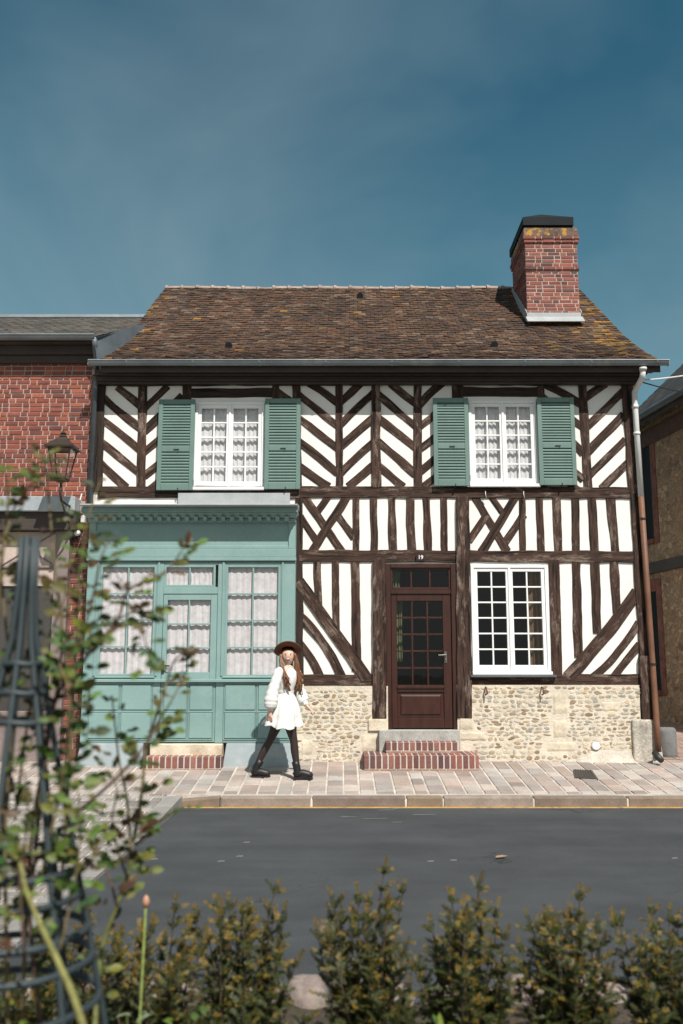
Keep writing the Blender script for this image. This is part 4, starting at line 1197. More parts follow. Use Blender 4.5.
for r in range(22):
    n = 38
    for k in range(n):
        ua, ub = (k + (r % 2) * .5) / n, min(1, (k + 1 + (r % 2) * .5) / n)
        if ua >= 1: continue
        g = U(.045, .10); col = random.choice([(g, g * .95, g * .88), (g * 1.1, g * .9, g * .75)]); l = .012 + U(-.003, .005)
        t0, t1 = r / 22, min(1, (r + 1.3) / 22)
        P = [roof2(ua + .001, t0, l), roof2(ub - .001, t0, l), roof2(ub - .001, t1, 0), roof2(ua + .001, t1, 0)]
        i = [b.vert(q) for q in P]; j = [b.vert(q - Vector((0, 0, .012))) for q in P[:2]]
        b.face(i, col); b.face([j[0], j[1], i[1], i[0]], col)
rf2 = b.build('roof', M['slate'], bh)
b = MB(); b.tube([roof2(0, 1, .01), roof2(1, 1, .01)], .06, 8); b.build('ridge_cap', M['zinc'], rf2)
b = MB(); gy2, gz2 = -.29, ze2 - .02
extr(b, bx0, bx1 + .06, [(y - gy + gy2, z - gz + gz2) for y, z in loop]); b.tube([(bx0, gy2 - gr, gz2), (bx1 + .06, gy2 - gr, gz2)], .011, 8)
b.build('gutter', M['zinc'], bh)
b = MB(); xq = bx1 + .05
b.tube([(xq, gy2, gz2 - .05), (xq, gy2 + .05, gz2 - .15), (xq - .01, -.10, gz2 - .32), (xq - .01, -.10, zled - .1)], .04, 10); b.build('downpipe', M['zinc_dark'], bh, smooth=True)
# dark zinc cheek filling the gap up to the tiled roof
b = MB(); a1 = Vector((bx1 + .03, -.24, ze2 - .02)); a2 = Vector((roof2(1, 1).x + .10, RY2 - .1, zr2)); a3 = Vector((bx1 + .12, -.34, ZE - .01)); a4 = Vector((roof2(1, 1).x + .30, RY2 - .2, ZE + .5))
i = [b.vert(p) for p in (a1, a3, a4, a2)]; j = [b.vert(p + Vector((.0, .06, 0))) for p in (a1, a3, a4, a2)]
b.face(i); b.face(j[::-1])
for k in range(4): b.face([i[(k + 1) % 4], i[k], j[k], j[(k + 1) % 4]])
b.build('zinc_cheek', M['zinc_dark'], bh)
# ground floor shopfront
b = MB(); zl1 = F(45, 511, -.28).z
b.box(bx0, F(75, 500, -.28).x, -.28, YB, zl1, zled + .0); b.build('zinc_ledge', M['zinc_ledge'], bh, bevel=.01)
b = MB(); zl2 = F(45, 530, -.2).z
b.box(bx0, F(76, 520, -.2).x, -.2, YB - .003, zl2, zl1 - .002); b.build('signboard', M['fascia'], bh, bevel=.006)
b = MB(); xp0, xp1 = F(53, 600, -.08).x, F(67, 600, -.08).x
b.box(xp0, xp1, -.10, YB - .002, Z0, zl2 - .002); b.box(bx0, bx0 + .2, -.10, YB - .002, Z0, zl2 - .002)
xw0 = bx0 + .22
zt1, zt2 = F(30, 566, -.05).z, F(30, 586, -.05).z
b.box(xw0, xp0 - .002, -.06, YB - .003, zt1 - .03, zt1); b.box(xw0, xp0 - .002, -.06, YB - .004, Z0, Z0 + .75)
for k in range(1, 6):
    x = xp0 - k * .82; b.box(x - .03, x + .03, -.062, YB - .005, Z0 + .75, zl2 - .003)
sf = b.build('shopfront_frame', M['taupe'], bh, bevel=.006)
b = MB(); b.box(xw0, xp0 - .003, -.03, YB - .006, zt2, zt1 - .032); b.box(xw0, xp0 - .003, -.03, YB - .006, zt1 + .002, zl2 - .004)
b.build('pink_panels', M['pink_panel'], bh, bevel=.004)
b = MB()
for k in range(5):
    x0 = xp0 - .04 - k * .82; x1 = x0 - .74
    for (p, q) in (((x0, zt1 + .02), (x1, zl2 - .02)), ((x1, zt1 + .02), (x0, zl2 - .02))):
        b.tube([(p[0], -.036, p[1]), (q[0], -.036, q[1])], .012, 6)
b.build('lattice_bars', M['taupe'], bh)
b = MB(); b.box(xw0, xp0 - .004, YB - .03, YB - .006, Z0 + .752, zt2 - .002)
b.build('window_recess', M['inside'], bh)
b = MB(); b.quad([(xw0, -.01, Z0 + .752), (xp0 - .004, -.01, Z0 + .752), (xp0 - .004, -.01, zt2 - .002), (xw0, -.01, zt2 - .002)]); b.build('window_pane', M['glass'], bh)
# small box and cable on the brick pier
b = MB(); p = F(83, 519, -.06); b.box(p.x - .03, p.x + .03, -.09, YB - .01, p.z - .06, p.z + .05); b.build('junction_box', M['pvc'], bh, bevel=.01)
b = MB(); p = F(77.5, 533, -.06); b.tube([(p.x, YB, p.z), (p.x, -.06, p.z), (p.x, -.1, p.z - .01)], [.03, .045, .04], 10); b.tube([(p.x, YB - .01, p.z + .04), (p.x - .03, -.0, p.z + .4), (p.x + .02, -.0, p.z + .6)], .01, 6)
b.build('outside_lamp', M['pvc'], bh, smooth=True)

# ---- wall lantern
YL = -.75
lp_ = F(62, 462, YL)
lan = thing('street_lantern', (lp_.x, YB, lp_.z - .35), 'old bronze four sided street lantern on a bracket against the red brick wall', 'street lamp')
top_z, bot_z = F(62, 450, YL).z, F(62, 479, YL).z
b = MB(); hw, hb = .155, .085
zt = top_z
for s, t in ((-1, -1), (1, -1), (1, 1), (-1, 1)):
    b.tube([(lp_.x + s * hb, YL + t * hb, bot_z), (lp_.x + s * hw, YL + t * hw, zt)], .011, 6)
for z, h in ((bot_z, hb), (zt, hw)):
    for s, t, u, v in ((-1, -1, 1, -1), (1, -1, 1, 1), (1, 1, -1, 1), (-1, 1, -1, -1)):
        b.tube([(lp_.x + s * h, YL + t * h, z), (lp_.x + u * h, YL + v * h, z)], .012, 6)
b.box(lp_.x - hb, lp_.x + hb, YL - hb, YL + hb, bot_z - .03, bot_z - .005)
b.build('lantern_frame', M['bronze'], lan)
b = MB()
rg = []
for h, z in ((.20, zt + .005), (.205, zt + .03), (.12, zt + .11), (.075, zt + .15), (.07, zt + .17)):
    rg.append([b.vert((lp_.x + s * h, YL + t * h, z)) for s, t in ((-1, -1), (1, -1), (1, 1), (-1, 1))])
for r, s in zip(rg, rg[1:]):
    for k in range(4): b.face([r[k], r[(k + 1) % 4], s[(k + 1) % 4], s[k]])
b.face(rg[0][::-1]); b.face(rg[-1])
b.lathe((lp_.x, YL, zt + .17), [(.05, 0), (.06, .02), (.03, .05), (.045, .07), (.012, .10), (.01, .12)], 10)
b.build('lantern_roof', M['bronze'], lan)
b = MB()
for s, t, u, v in ((-1, -1, 1, -1), (1, -1, 1, 1), (1, 1, -1, 1), (-1, 1, -1, -1)):
    b.quad([(lp_.x + s * hb, YL + t * hb, bot_z), (lp_.x + u * hb, YL + v * hb, bot_z), (lp_.x + u * hw, YL + v * hw, zt), (lp_.x + s * hw, YL + t * hw, zt)])
b.build('lantern_glass', M['glass'], lan)
b = MB(); b.tube([(lp_.x, YL, bot_z - .03), (lp_.x, YL, bot_z - .22), (lp_.x, YL + .06, bot_z - .30), (lp_.x, YB, bot_z - .32)], .018, 8)
b.tube([(lp_.x, YL + .1, bot_z - .31), (lp_.x, YL + .35, bot_z - .52), (lp_.x, YB, bot_z - .66)], .014, 8)
b.lathe((lp_.x, YL, bot_z - .06), [(.02, 0), (.05, .02), (.03, .035)], 10)
b.box(lp_.x - .04, lp_.x + .04, YB - .02, YB + .003, bot_z - .75, bot_z - .22)
b.build('bracket', M['bronze'], lan, smooth=True)

# ================================================================== STONE HOUSE (right, behind)
xw = lambda t: 6.38 - .131 * t          # wall line; t = distance past depth 18 m
def WP(t, z): return Vector((xw(t), 4.5 + t, z))
T0, T1 = -3.0, 1.45
zE = WP(.3, 0).z
def zat(px, py, t):
    q = WP(t, 0); d = ray(px, py); return CAM.z + d.z * (q.y - CAM.y) / d.y
def t_at(px):
    # wall parameter seen in column px (near horizon)
    best = min(((abs((xw(t / 100)) / (18 + t / 100) - (px - 341.5) / FPX * 1.0), t / 100) for t in range(-300, 200)))
    return best[1]
zeave = zat(660, 403, t_at(655)) - .55; zstr = zat(667, 565, t_at(667))
shh = thing('stone_house', (xw(0), 4.5, .5), 'shaded rubble stone house with slate roof standing across the alley on the right', 'house')
dW = (WP(1, 0) - WP(0, 0)).normalized(); nW = Vector((-dW.y, dW.x, 0))        # outwards (towards -x)
if nW.x > 0: nW = -nW
def wbox(bl, t0, t1, z0, z1, n0, n1, col=(1, 1, 1), m=0):
    p = []
    for z in (z0, z1):
        for t, n in ((t0, n1), (t1, n1), (t1, n0), (t0, n0)):
            p.append(WP(t, z) + nW * n)
    bl.hexa(p, col, m)
b = MB(); ztw = zeave + .05
wbox(b, T0, T1, 0, ztw, -5.5, 0); wl_ = b.build('wall', M['stone_dark'], shh)
b = MB(); wbox(b, T0, T1, zstr - .12, zstr + .1, -.1, .07); b.build('string_course', M['fascia'], shh, bevel=.01)
b = MB(); wbox(b, T0, T1 + .1, zeave - .38, zeave - .05, -.1, .05); 
b.build('brick_frieze', mat('dark_brick', (.085, .045, .035), .9, .3, 6, .25, 40, .4), shh, bevel=.01)
tw = t_at(652)
zw0, zw1 = zat(655, 540, tw), zat(655, 447, tw)
dk = mat('brick_surround', (.16, .065, .048), .9, .4, 6, .3, 40, .5)
def swin(tc, z0, z1, w):
    b = MB(); wbox(b, tc - w / 2 - .2, tc - w / 2, z0 - .1, z1 + .25, -.1, .025); wbox(b, tc + w / 2, tc + w / 2 + .2, z0 - .1, z1 + .25, -.1, .025); wbox(b, tc - w / 2, tc + w / 2, z1, z1 + .25, -.1, .03); wbox(b, tc - w / 2, tc + w / 2, z0 - .1, z0, -.1, .06)
    wn = b.build('window', dk, shh, bevel=.008)
    b = MB(); wbox(b, tc - w / 2 + .001, tc + w / 2 - .001, z0 + .001, z1 - .001, -.05, .006); b.build('pane', mat('dark_glazing', (.012, .012, .013), .6, 0, 5, 0, 50, 0, spec=.1), wn)
    b = MB(); wbox(b, tc - .025, tc + .025, z0 + .002, z1 - .002, .007, .02); b.build('frame', M['taupe'], wn)
swin(tw + .12, zw0, zw1, .75)
swin(tw + .2, zat(655, 690, tw), zat(655, 592, tw), .8)
b = MB()
rs = .95
def r3(t, u): return WP(t, zeave + .12 + u * rs) + nW * (.28 - u)
NRW = 22; UW = 3.0
for r in range(NRW):
    for k in range(26):
        ta = T0 - .2 + (T1 + .3 - T0 + .2) * (k + (r % 2) * .5) / 26; tb = min(T1 + .3, ta + (T1 - T0 + .5) / 26)
        if ta >= T1 + .28: continue
        u0, u1 = UW * r / NRW, min(UW, UW * (r + 1.2) / NRW); g = U(.035, .08)
        P = [r3(ta, u0) + Vector((0, 0, .012 + U(0, .005))), r3(tb - .005, u0) + Vector((0, 0, .012)), r3(tb - .005, u1), r3(ta, u1)]
        b.quad(P, (g, g * .95, g * .9))
# underside and far verge thickness
i = [b.vert(q) for q in (r3(T0 - .2, 0), r3(T1 + .3, 0), r3(T1 + .3, UW), r3(T0 - .2, UW))]
j = [b.vert(q - Vector((0, 0, .14))) for q in (r3(T0 - .2, 0), r3(T1 + .3, 0), r3(T1 + .3, UW), r3(T0 - .2, UW))]
b.face(j[::-1], (.05, .04, .035))
for k in range(4): b.face([i[k], i[(k + 1) % 4], j[(k + 1) % 4], j[k]], (.045, .04, .035))
b.sheet(lambda u, v: r3(T0 - .2 + (T1 - T0 + .5) * u, UW) + nW * (-v * UW) + Vector((0, 0, -v * UW * rs)), 2, 2, (.06, .055, .05))
b.build('roof', M['slate'], shh)
b = MB(); 
b.tube([r3(T0 - .2, 0) + nW * .06, r3(T1 + .3, 0) + nW * .06], .06, 10); b.build('gutter', M['zinc_dark'], shh)
b = MB(); i = [b.vert(q) for q in (WP(T1, ztw), WP(T1, ztw + 2.6 * rs) - nW * 2.72, WP(T1, ztw) - nW * 5.5)]; b.face(i); b.build('gable', M['stone_dark'], shh)

# ---- small street things
p = G(668, 757, zpave(0, .15))
b = MB(); b.lathe((p.x, p.y + .0, p.z - .05), [(.13, 0), (.135, .1), (.135, .42), (.125, .455), (.10, .475)], 20)
bo = b.build('stone_bollard', mat('bollard_stone', (.15, .15, .15), .9, .25, 6, .2, 60, .4, stain=(.24, .24, .23), stain_scale=4), smooth=True)
tag(bo, 'short round grey stone bollard guarding the corner beside the brown drainpipe', 'bollard')
p0, p1, p2, p3 = [G(x, y, .31) for x, y in ((574, 771), (598, 771.5), (592, 767), (573, 766.5))]
zz = lambda q: zpave(q.x, q.y)
b = MB(); i = [b.vert((q.x, q.y, zz(q) + .012)) for q in (p0, p1, p2, p3)]; j = [b.vert((q.x, q.y, zz(q) - .01)) for q in (p0, p1, p2, p3)]
b.face(i)
for k in range(4): b.face([j[k], j[(k + 1) % 4], i[(k + 1) % 4], i[k]])
for k in range(1, 8):
    a = p0 + (p1 - p0) * k / 8; c = p3 + (p2 - p3) * k / 8
    b.tube([(a.x, a.y + .02, zz(a) + .014), (c.x, c.y - .02, zz(c) + .014)], .008, 5)
dc = b.build('drain_cover', M['iron']); tag(dc, 'dark iron drain cover set in the pavers near the right end of the house', 'drain cover')
def cable(pts, r, m, label):
    b = MB(); b.tube(pts, r, 6); o = b.build('overhead_cable', m); tag(o, label, 'cable', 'cables crossing the alley by the eaves')
c0, c1 = F(645, 380, -.05), F(760, 352, 1.5)
cable([c0 + (c1 - c0) * t - Vector((0, 0, .10 * math.sin(math.pi * t))) for t in [k / 10 for k in range(11)]], .011, M['pvc'], 'pale upper cable running from the house corner across the alley')
c0, c1 = F(628, 378, -.08), F(760, 392, 1.0)
cable([c0 + (c1 - c0) * t - Vector((0, 0, .14 * math.sin(math.pi * t))) for t in [k / 10 for k in range(11)]], .010, M['iron'], 'black lower cable sagging from the eaves corner across the alley')
p = G(501, 858, .006)
b = MB(); b.leaf((p.x - .05, p.y, .008), (1, .25, .01), (0, 0, 1), .115, .085, (.42, .28, .19), curl=-.1); fl = b.build('fallen_leaf', M['leaf']); tag(fl, 'dry tan leaf lying alone on the grey asphalt', 'leaf')

# ================================================================== PERSON
def skin_mesh(verts, edges, radii, root=0, sub=2):
    me = bpy.data.meshes.new('tmp'); me.from_pydata(verts, edges, []); o = bpy.data.objects.new('tmp', me); COL.objects.link(o)
    md = o.modifiers.new('s', 'SKIN'); md.use_smooth_shade = True
    for k, r in enumerate(radii):
        rr = r if hasattr(r, '__len__') else (r, r)
        me.skin_vertices[0].data[k].radius = rr
        me.skin_vertices[0].data[k].use_root = (k == root)
    sb = o.modifiers.new('u', 'SUBSURF'); sb.levels = sub; sb.render_levels = sub
    dg_ = bpy.context.evaluated_depsgraph_get(); dg_.update()
    ev = o.evaluated_get(dg_); out = bpy.data.meshes.new_from_object(ev)
    bpy.data.objects.remove(o); bpy.data.meshes.remove(me)
    return out
PY = -1.12
pz = zpave(0, PY)
person = thing('person', (F(283, 700, PY).x, PY, pz), 'smiling woman walking in white dress, brown hat, black tights and boots', 'person')
class Sk:
    def __init__(s): s.v = []; s.e = []; s.r = []
    def add(s, p, r, parent=None):
        s.v.append(p); s.r.append(r); k = len(s.v) - 1
        if parent is not None: s.e.append((parent, k))
        return k
def chain(s, start, pts):
    k = start
    for p, r in pts: k = s.add(p, r, k)
    return k
def hand(s, w, d, side, nrm, curl):
    """palm along d from wrist w, fingers spread along side, curl towards nrm"""
    d, side, nrm = Vector(d).normalized(), Vector(side).normalized(), Vector(nrm).normalized()
    W_ = Vector(s.v[w])
    palm = s.add(W_ + d * .045, (.028, .018), w)
    for k, (o, l) in enumerate(((-.027, .068), (-.009, .077), (.009, .073), (.026, .058))):
        b0 = W_ + d * .088 + side * o
        kn = s.add(b0, .0095, palm)
        m1 = s.add(b0 + d * l * .5 + nrm * curl * l * .25, .0085, kn)
        s.add(b0 + d * l * .85 + nrm * curl * l * .65, .007, m1)
    t0 = s.add(W_ + d * .035 - side * .035 + nrm * .01, .012, palm)
    t1 = s.add(W_ + d * .065 - side * .052 + nrm * .02, .010, t0)
    s.add(W_ + d * .09 - side * .056 + nrm * .03, .008, t1)
s = Sk()
pel = s.add((.02, 0, .90), (.135, .105))
abd = s.add((.025, 0, 1.06), (.078, .066), pel)
che = s.add((.04, 0, 1.25), (.098, .075), abd)
clv = s.add((.055, 0, 1.385), (.085, .07), che)
nek = s.add((.06, -.002, 1.455), (.040, .040), clv)
hd0 = s.add((.064, -.026, 1.525), (.071, .074), nek)
hd1 = s.add((.064, -.014, 1.59), (.090, .094), hd0)
s.add((.062, .0, 1.65), (.070, .076), hd1)
# arms
rs_ = s.add((-.055, -.085, 1.375), .052, clv); re_ = chain(s, rs_, [((-.085, -.135, 1.25), .042), ((-.125, -.165, 1.12), .036), ((-.14, -.185, 1.0), .033), ((-.15, -.195, .875), .024)])
hand(s, re_, (-.02, -.02, -1), (.9, -.45, 0), (.3, .6, 0), .5)
ls_ = s.add((.165, .085, 1.375), .052, clv); le_ = chain(s, ls_, [((.19, .11, 1.25), .042), ((.205, .12, 1.12), .036), ((.25, .07, 1.03), .033), ((.30, .015, .945), .024)])
hand(s, le_, (.62, -.2, -.55), (-.3, -.9, .1), (-.3, 0, -.7), .6)
# legs
chain(s, pel, [((.05, -.075, .84), .092), ((.105, -.075, .66), .074), ((.152, -.075, .48), .050), ((.162, -.07, .36), .053), ((.198, -.07, .13), .033), ((.22, -.075, .05), .033), ((.36, -.09, .03), .028)])
chain(s, pel, [((-.01, .075, .84), .092), ((-.09, .075, .66), .074), ((-.168, .07, .48), .050), ((-.245, .07, .35), .053), ((-.35, .07, .14), .033), ((-.355, .07, .06), .033), ((-.22, .06, .03), .028)])
me = skin_mesh(s.v, s.e, s.r, pel)
bm = bmesh.new(); bm.from_mesh(me)
# shape the face: nose, chin; eyes, brows, mouth added into the same mesh
fc = Vector((.066, -.105, 1.575))
for v in bm.verts:
    p = v.co
    if p.z > 1.5 and p.y < -.05:
        dx, dz = p.x - .066, p.z - 1.575
        p.y -= .016 * math.exp(-(dx * dx) / .00025 - (dz + .0) ** 2 / .0007)
        p.y -= .010 * math.exp(-(dx * dx) / .0009 - (dz + .085) ** 2 / .0006)
        p.y += .006 * math.exp(-((abs(dx) - .03) ** 2) / .0002 - (dz - .015) ** 2 / .0002)
def blob(c, rx, ry, rz, mi, n=8):
    r = bmesh.ops.create_uvsphere(bm, u_segments=n, v_segments=6, radius=1)
    for v in r['verts']: v.co = Vector((c[0] + v.co.x * rx, c[1] + v.co.y * ry, c[2] + v.co.z * rz))
    for f in {f for v in r['verts'] for f in v.link_faces}: f.material_index = mi
fy = -.092
def surf_y(x, z):
    c = [v.co.y for v in bm.verts if abs(v.co.x - x) < .016 and abs(v.co.z - z) < .016 and v.co.z > 1.45]
    return min(c) if c else fy
ys_ = {k: surf_y(*k) for k in ((.036, 1.592), (.096, 1.592), (.066, 1.535), (.036, 1.612), (.096, 1.612), (-.02, 1.58), (.15, 1.58), (.066, 1.57))}
for x in (.036, .096):
    blob((x, ys_[(x, 1.592)] + .001, 1.592), .013, .006, .0075, 1)
    blob((x, ys_[(x, 1.612)] + .004, 1.612), .015, .004, .003, 4)
blob((.066, ys_[(.066, 1.535)] + .001, 1.535), .031, .009, .0125, 2)
blob((.066, ys_[(.066, 1.535)] - .005, 1.537), .023, .005, .0055, 3)
for x in (-.018, .142): blob((x, -.01, 1.575), .008, .018, .03, 0)
for f in bm.faces: f.smooth = True
body_me = bpy.data.meshes.new('body'); bm.to_mesh(body_me); bm.free()
for m in ('skin', 'eye', 'lip', 'teeth', 'hair'): body_me.materials.append(M[m])
body = bpy.data.objects.new('body', body_me); COL.objects.link(body); body.parent = person
# tights over the legs
s = Sk(); pel = s.add((.02, 0, .89), (.125, .10))
chain(s, pel, [((.05, -.075, .84), .098), ((.105, -.075, .66), .0785), ((.152, -.075, .48), .0535), ((.162, -.07, .36), .0565), ((.198, -.07, .13), .036), ((.22, -.075, .055), .036), ((.36, -.09, .035), .031)])
chain(s, pel, [((-.01, .075, .84), .098), ((-.09, .075, .66), .0785), ((-.168, .07, .48), .0535), ((-.245, .07, .35), .0565), ((-.35, .07, .14), .036), ((-.355, .07, .065), .036), ((-.22, .06, .035), .031)])
def pobj(name, me, m):
    for q in (m if isinstance(m, (list, tuple)) else [m]): me.materials.append(q)
    o = bpy.data.objects.new(name, me); COL.objects.link(o); o.parent = person
    for f in me.polygons: f.use_smooth = True
    return o
pobj('tights', skin_mesh(s.v, s.e, s.r, 0), M['tights'])
PL = person.location
def pw(p): return Vector(p) + PL
# boots: shaft, foot, sole
def boot(ax, ay, az, heelx, toex, yy, pitch):
    b = MB()
    b.tube([pw((ax + pitch * .12, yy, .225)), pw((ax + pitch * .06, yy, .18)), pw((ax, yy, .13)), pw((ax + .005, yy, .075)), pw((ax + .01, yy, .04))], [.050, .049, .048, .052, .050], 14)
    L = toex - heelx
    b.tube([pw((heelx, yy, .05)), pw((heelx + L * .2, yy, .075)), pw((heelx + L * .5, yy, .075)), pw((heelx + L * .75, yy - .006, .06)), pw((heelx + L * .92, yy - .008, .05)), pw((heelx + L, yy - .008, .042))], [.034, .048, .05, .046, .04, .018], 14)
    o = b.build('boot', M['boot'], person, smooth=True)
    k = MB(); pts = []
    outl = [(0, -.03), (.25, -.04), (.55, -.036), (.8, -.048), (.95, -.036), (1.01, 0), (.95, .03), (.8, .04), (.55, .034), (.25, .04), (0, .03), (-.03, 0)]
    lo = [k.vert(pw((heelx + L * u, yy + v - .004, .0))) for u, v in outl]; hi = [k.vert(pw((heelx + L * u, yy + v - .004, .032))) for u, v in outl]
    k.face(lo[::-1]); k.face(hi)
    for q in range(len(outl)):
        l = (q + 1) % len(outl); k.face([lo[q], lo[l], hi[l], hi[q]])
    k.build('sole', M['boot'], o)
boot(.196, -.07, 0, .152, .40, -.072, -.2)
boot(-.352, .07, 0, -.402, -.16, .068, .55)
# dress
b = MB()
rings = [((.056, 0, 1.455), .045, .046), ((.056, 0, 1.43), .056, .054), ((.055, 0, 1.405), .095, .068), ((.05, 0, 1.37), .135, .082), ((.045, -.005, 1.28), .142, .112), ((.04, -.005, 1.22), .136, .112), ((.03, 0, 1.13), .112, .094), ((.025, 0, 1.10), .110, .092), ((.02, 0, 1.06), .138, .118), ((.018, 0, .97), .182, .168), ((.018, 0, .87), .208, .212), ((.012, 0, .79), .225, .228), ((.008, 0, .745), .228, .230), ((.005, 0, .735), .238, .240), ((.0, 0, .67), .25, .245)]
n = 64; vr = []
for k, (c, rx, ry) in enumerate(rings):
    ring = []
    fl_ = max(0, (k - 7) / 7)
    for j in range(n):
        th = 2 * math.pi * j / n
        rot = R(-30) if k < 8 else R(-15)
        w = 1 + fl_ * (.085 * math.sin(th * 9 + k * .15) + .05 * math.sin(th * 17 + 1.3))
        if k >= 13: w += .05 * math.sin(th * 27)
        x, y = math.cos(th) * rx * w, math.sin(th) * ry * w
        zz_ = c[2] + (fl_ ** 3) * (.028 * math.sin(th * 2 + .6) + .012 * math.sin(th * 9))
        ring.append(b.vert(pw((c[0] + x * math.cos(rot) - y * math.sin(rot), c[1] + x * math.sin(rot) + y * math.cos(rot), zz_))))
    vr.append(ring)
for r, q in zip(vr, vr[1:]):
    for j in range(n):
        l = (j + 1) % n; b.face([r[j], q[j], q[l], r[l]])
def sleeve(pts):
    # gathered sleeve: resampled along the arm with soft creases
    P = [Vector(p) for p, r in pts]; out = []; rad = []
    for a in range(len(P) - 1):
        for t in range(5):
            q = P[a].lerp(P[a + 1], t / 5); rr = pts[a][1] + (pts[a + 1][1] - pts[a][1]) * t / 5
            out.append(pw(q)); rad.append(rr * (1 + .06 * math.sin(len(out) * 1.9)))
    out.append(pw(P[-1])); rad.append(pts[-1][1])
    b.tube(out, rad, 16)
sleeve([((-.01, -.055, 1.375), .062), ((-.055, -.09, 1.365), .068), ((-.085, -.135, 1.25), .068), ((-.125, -.165, 1.12), .078), ((-.145, -.185, 1.0), .092), ((-.15, -.195, .925), .082), ((-.15, -.195, .895), .038), ((-.15, -.195, .87), .036)])
sleeve([((.12, .055, 1.375), .062), ((.165, .088, 1.365), .066), ((.19, .11, 1.25), .066), ((.205, .12, 1.12), .075), ((.25, .07, 1.03), .08), ((.28, .035, .975), .07), ((.295, .02, .955), .036), ((.305, .008, .935), .034)])
b.build('dress', M['dress'], person, smooth=True)
b = MB()
rr = []
for (c, rx, ry) in (((.0275, 0, 1.135), .118, .10), ((.0265, 0, 1.115), .121, .103), ((.026, 0, 1.095), .118, .10)):
    rr.append([b.vert(pw((c[0] + math.cos(2 * math.pi * j / 32) * rx, c[1] + math.sin(2 * math.pi * j / 32) * ry, c[2]))) for j in range(32)])
for r, q in zip(rr, rr[1:]):
    for j in range(32): l = (j + 1) % 32; b.face([r[j], q[j], q[l], r[l]])
b.build('belt', mat('pale_belt', (.60, .585, .57), .8, .1, 20, .1, 60, .1), person, smooth=True)
# hair
b = MB()
b.lathe(pw((.06, .034, 1.52)), [(.03, -.03), (.085, .0), (.094, .06), (.088, .12), (.05, .15)], 16, sx=.98, sy=1.0)
random.seed(21)
def lock(p0, p1, p2, p3, r):
    pts = []
    for k in range(12):
        t = k / 11; q = Vector(p0) * (1 - t) ** 3 + 3 * Vector(p1) * t * (1 - t) ** 2 + 3 * Vector(p2) * t * t * (1 - t) + Vector(p3) * t ** 3
        q += Vector((.011 * math.sin(t * 13 + r * 900) * t, .006 * math.cos(t * 11 + r * 500), 0)); pts.append(pw(q))
    b.tube(pts, [r * (.6 + .7 * math.sin(math.pi * min(1, .25 + k / 11 * .75))) for k in range(12)], 7, flat=.7)
for k in range(26):   # her right front fall
    lock((-.026 + U(-.014, .012), -.02 + U(-.03, .02), 1.60), (-.046 + U(-.02, .02), -.07, 1.50), (.0 + U(-.03, .03), -.135, 1.38), (.075 + U(-.04, .03), -.135 + U(-.01, .01), 1.17 + U(-.05, .14)), U(.007, .012))
for k in range(44):  # the longer fall on the far side
    lock((.150 + U(-.012, .006), -.02 + U(-.03, .03), 1.61), (.172 + U(-.02, .03), -.03, 1.48), (.205 + U(-.04, .05), -.015 + U(-.03, .03), 1.32), (.225 + U(-.07, .05), .0 + U(-.03, .03), 1.10 + U(-.05, .20)), U(.008, .013))
for k in range(8):
    lock((.06 + U(-.06, .06), .085, 1.60), (.07, .12, 1.45), (.1 + U(-.05, .06), .115, 1.3), (.12 + U(-.06, .06), .11, 1.12 + U(0, .1)), U(.014, .02))
b.build('hair', M['hair'], person, smooth=True)
# hat: tilted back
b = MB(); nn = 40
hc = Vector((.056, .035, 1.66)); tx = R(-30); ty = R(-4)
rotm = Matrix.Rotation(tx, 3, 'X') @ Matrix.Rotation(ty, 3, 'Y')
prof = [(.085, .0), (.10, -.004), (.165, -.012), (.188, -.006), (.190, .0), (.186, .004), (.162, .0), (.10, .010), (.097, .02), (.094, .05), (.088, .075), (.07, .088), (.03, .080), (.0, .077)]
rg = []
for r, z in prof:
    ring = []
    for j in range(nn):
        th = 2 * math.pi * j / nn
        wv = (.014 * math.cos(2 * th) if r > .12 else 0)
        ring.append(b.vert(pw(hc + rotm @ Vector((math.cos(th) * r * .98, math.sin(th) * r * 1.04, z - wv)))))
    rg.append(ring)
for r, q in zip(rg, rg[1:]):
    for j in range(nn): l = (j + 1) % nn; b.face([r[j], r[l], q[l], q[j]])
hat = b.build('hat', M['felt'], person, smooth=True)
b = MB(); rr = []
for r, z in ((.100, .012), (.0995, .024), (.098, .036)):
    rr.append([b.vert(pw(hc + rotm @ Vector((math.cos(2 * math.pi * j / nn) * r * .985, math.sin(2 * math.pi * j / nn) * r * 1.045, z)))) for j in range(nn)])
for r, q in zip(rr, rr[1:]):
    for j in range(nn): l = (j + 1) % nn; b.face([r[j], r[l], q[l], q[j]])
b.build('hat_band', M['felt_dark'], hat, smooth=True)

# ================================================================== GARDEN FOREGROUND
random.seed(11)
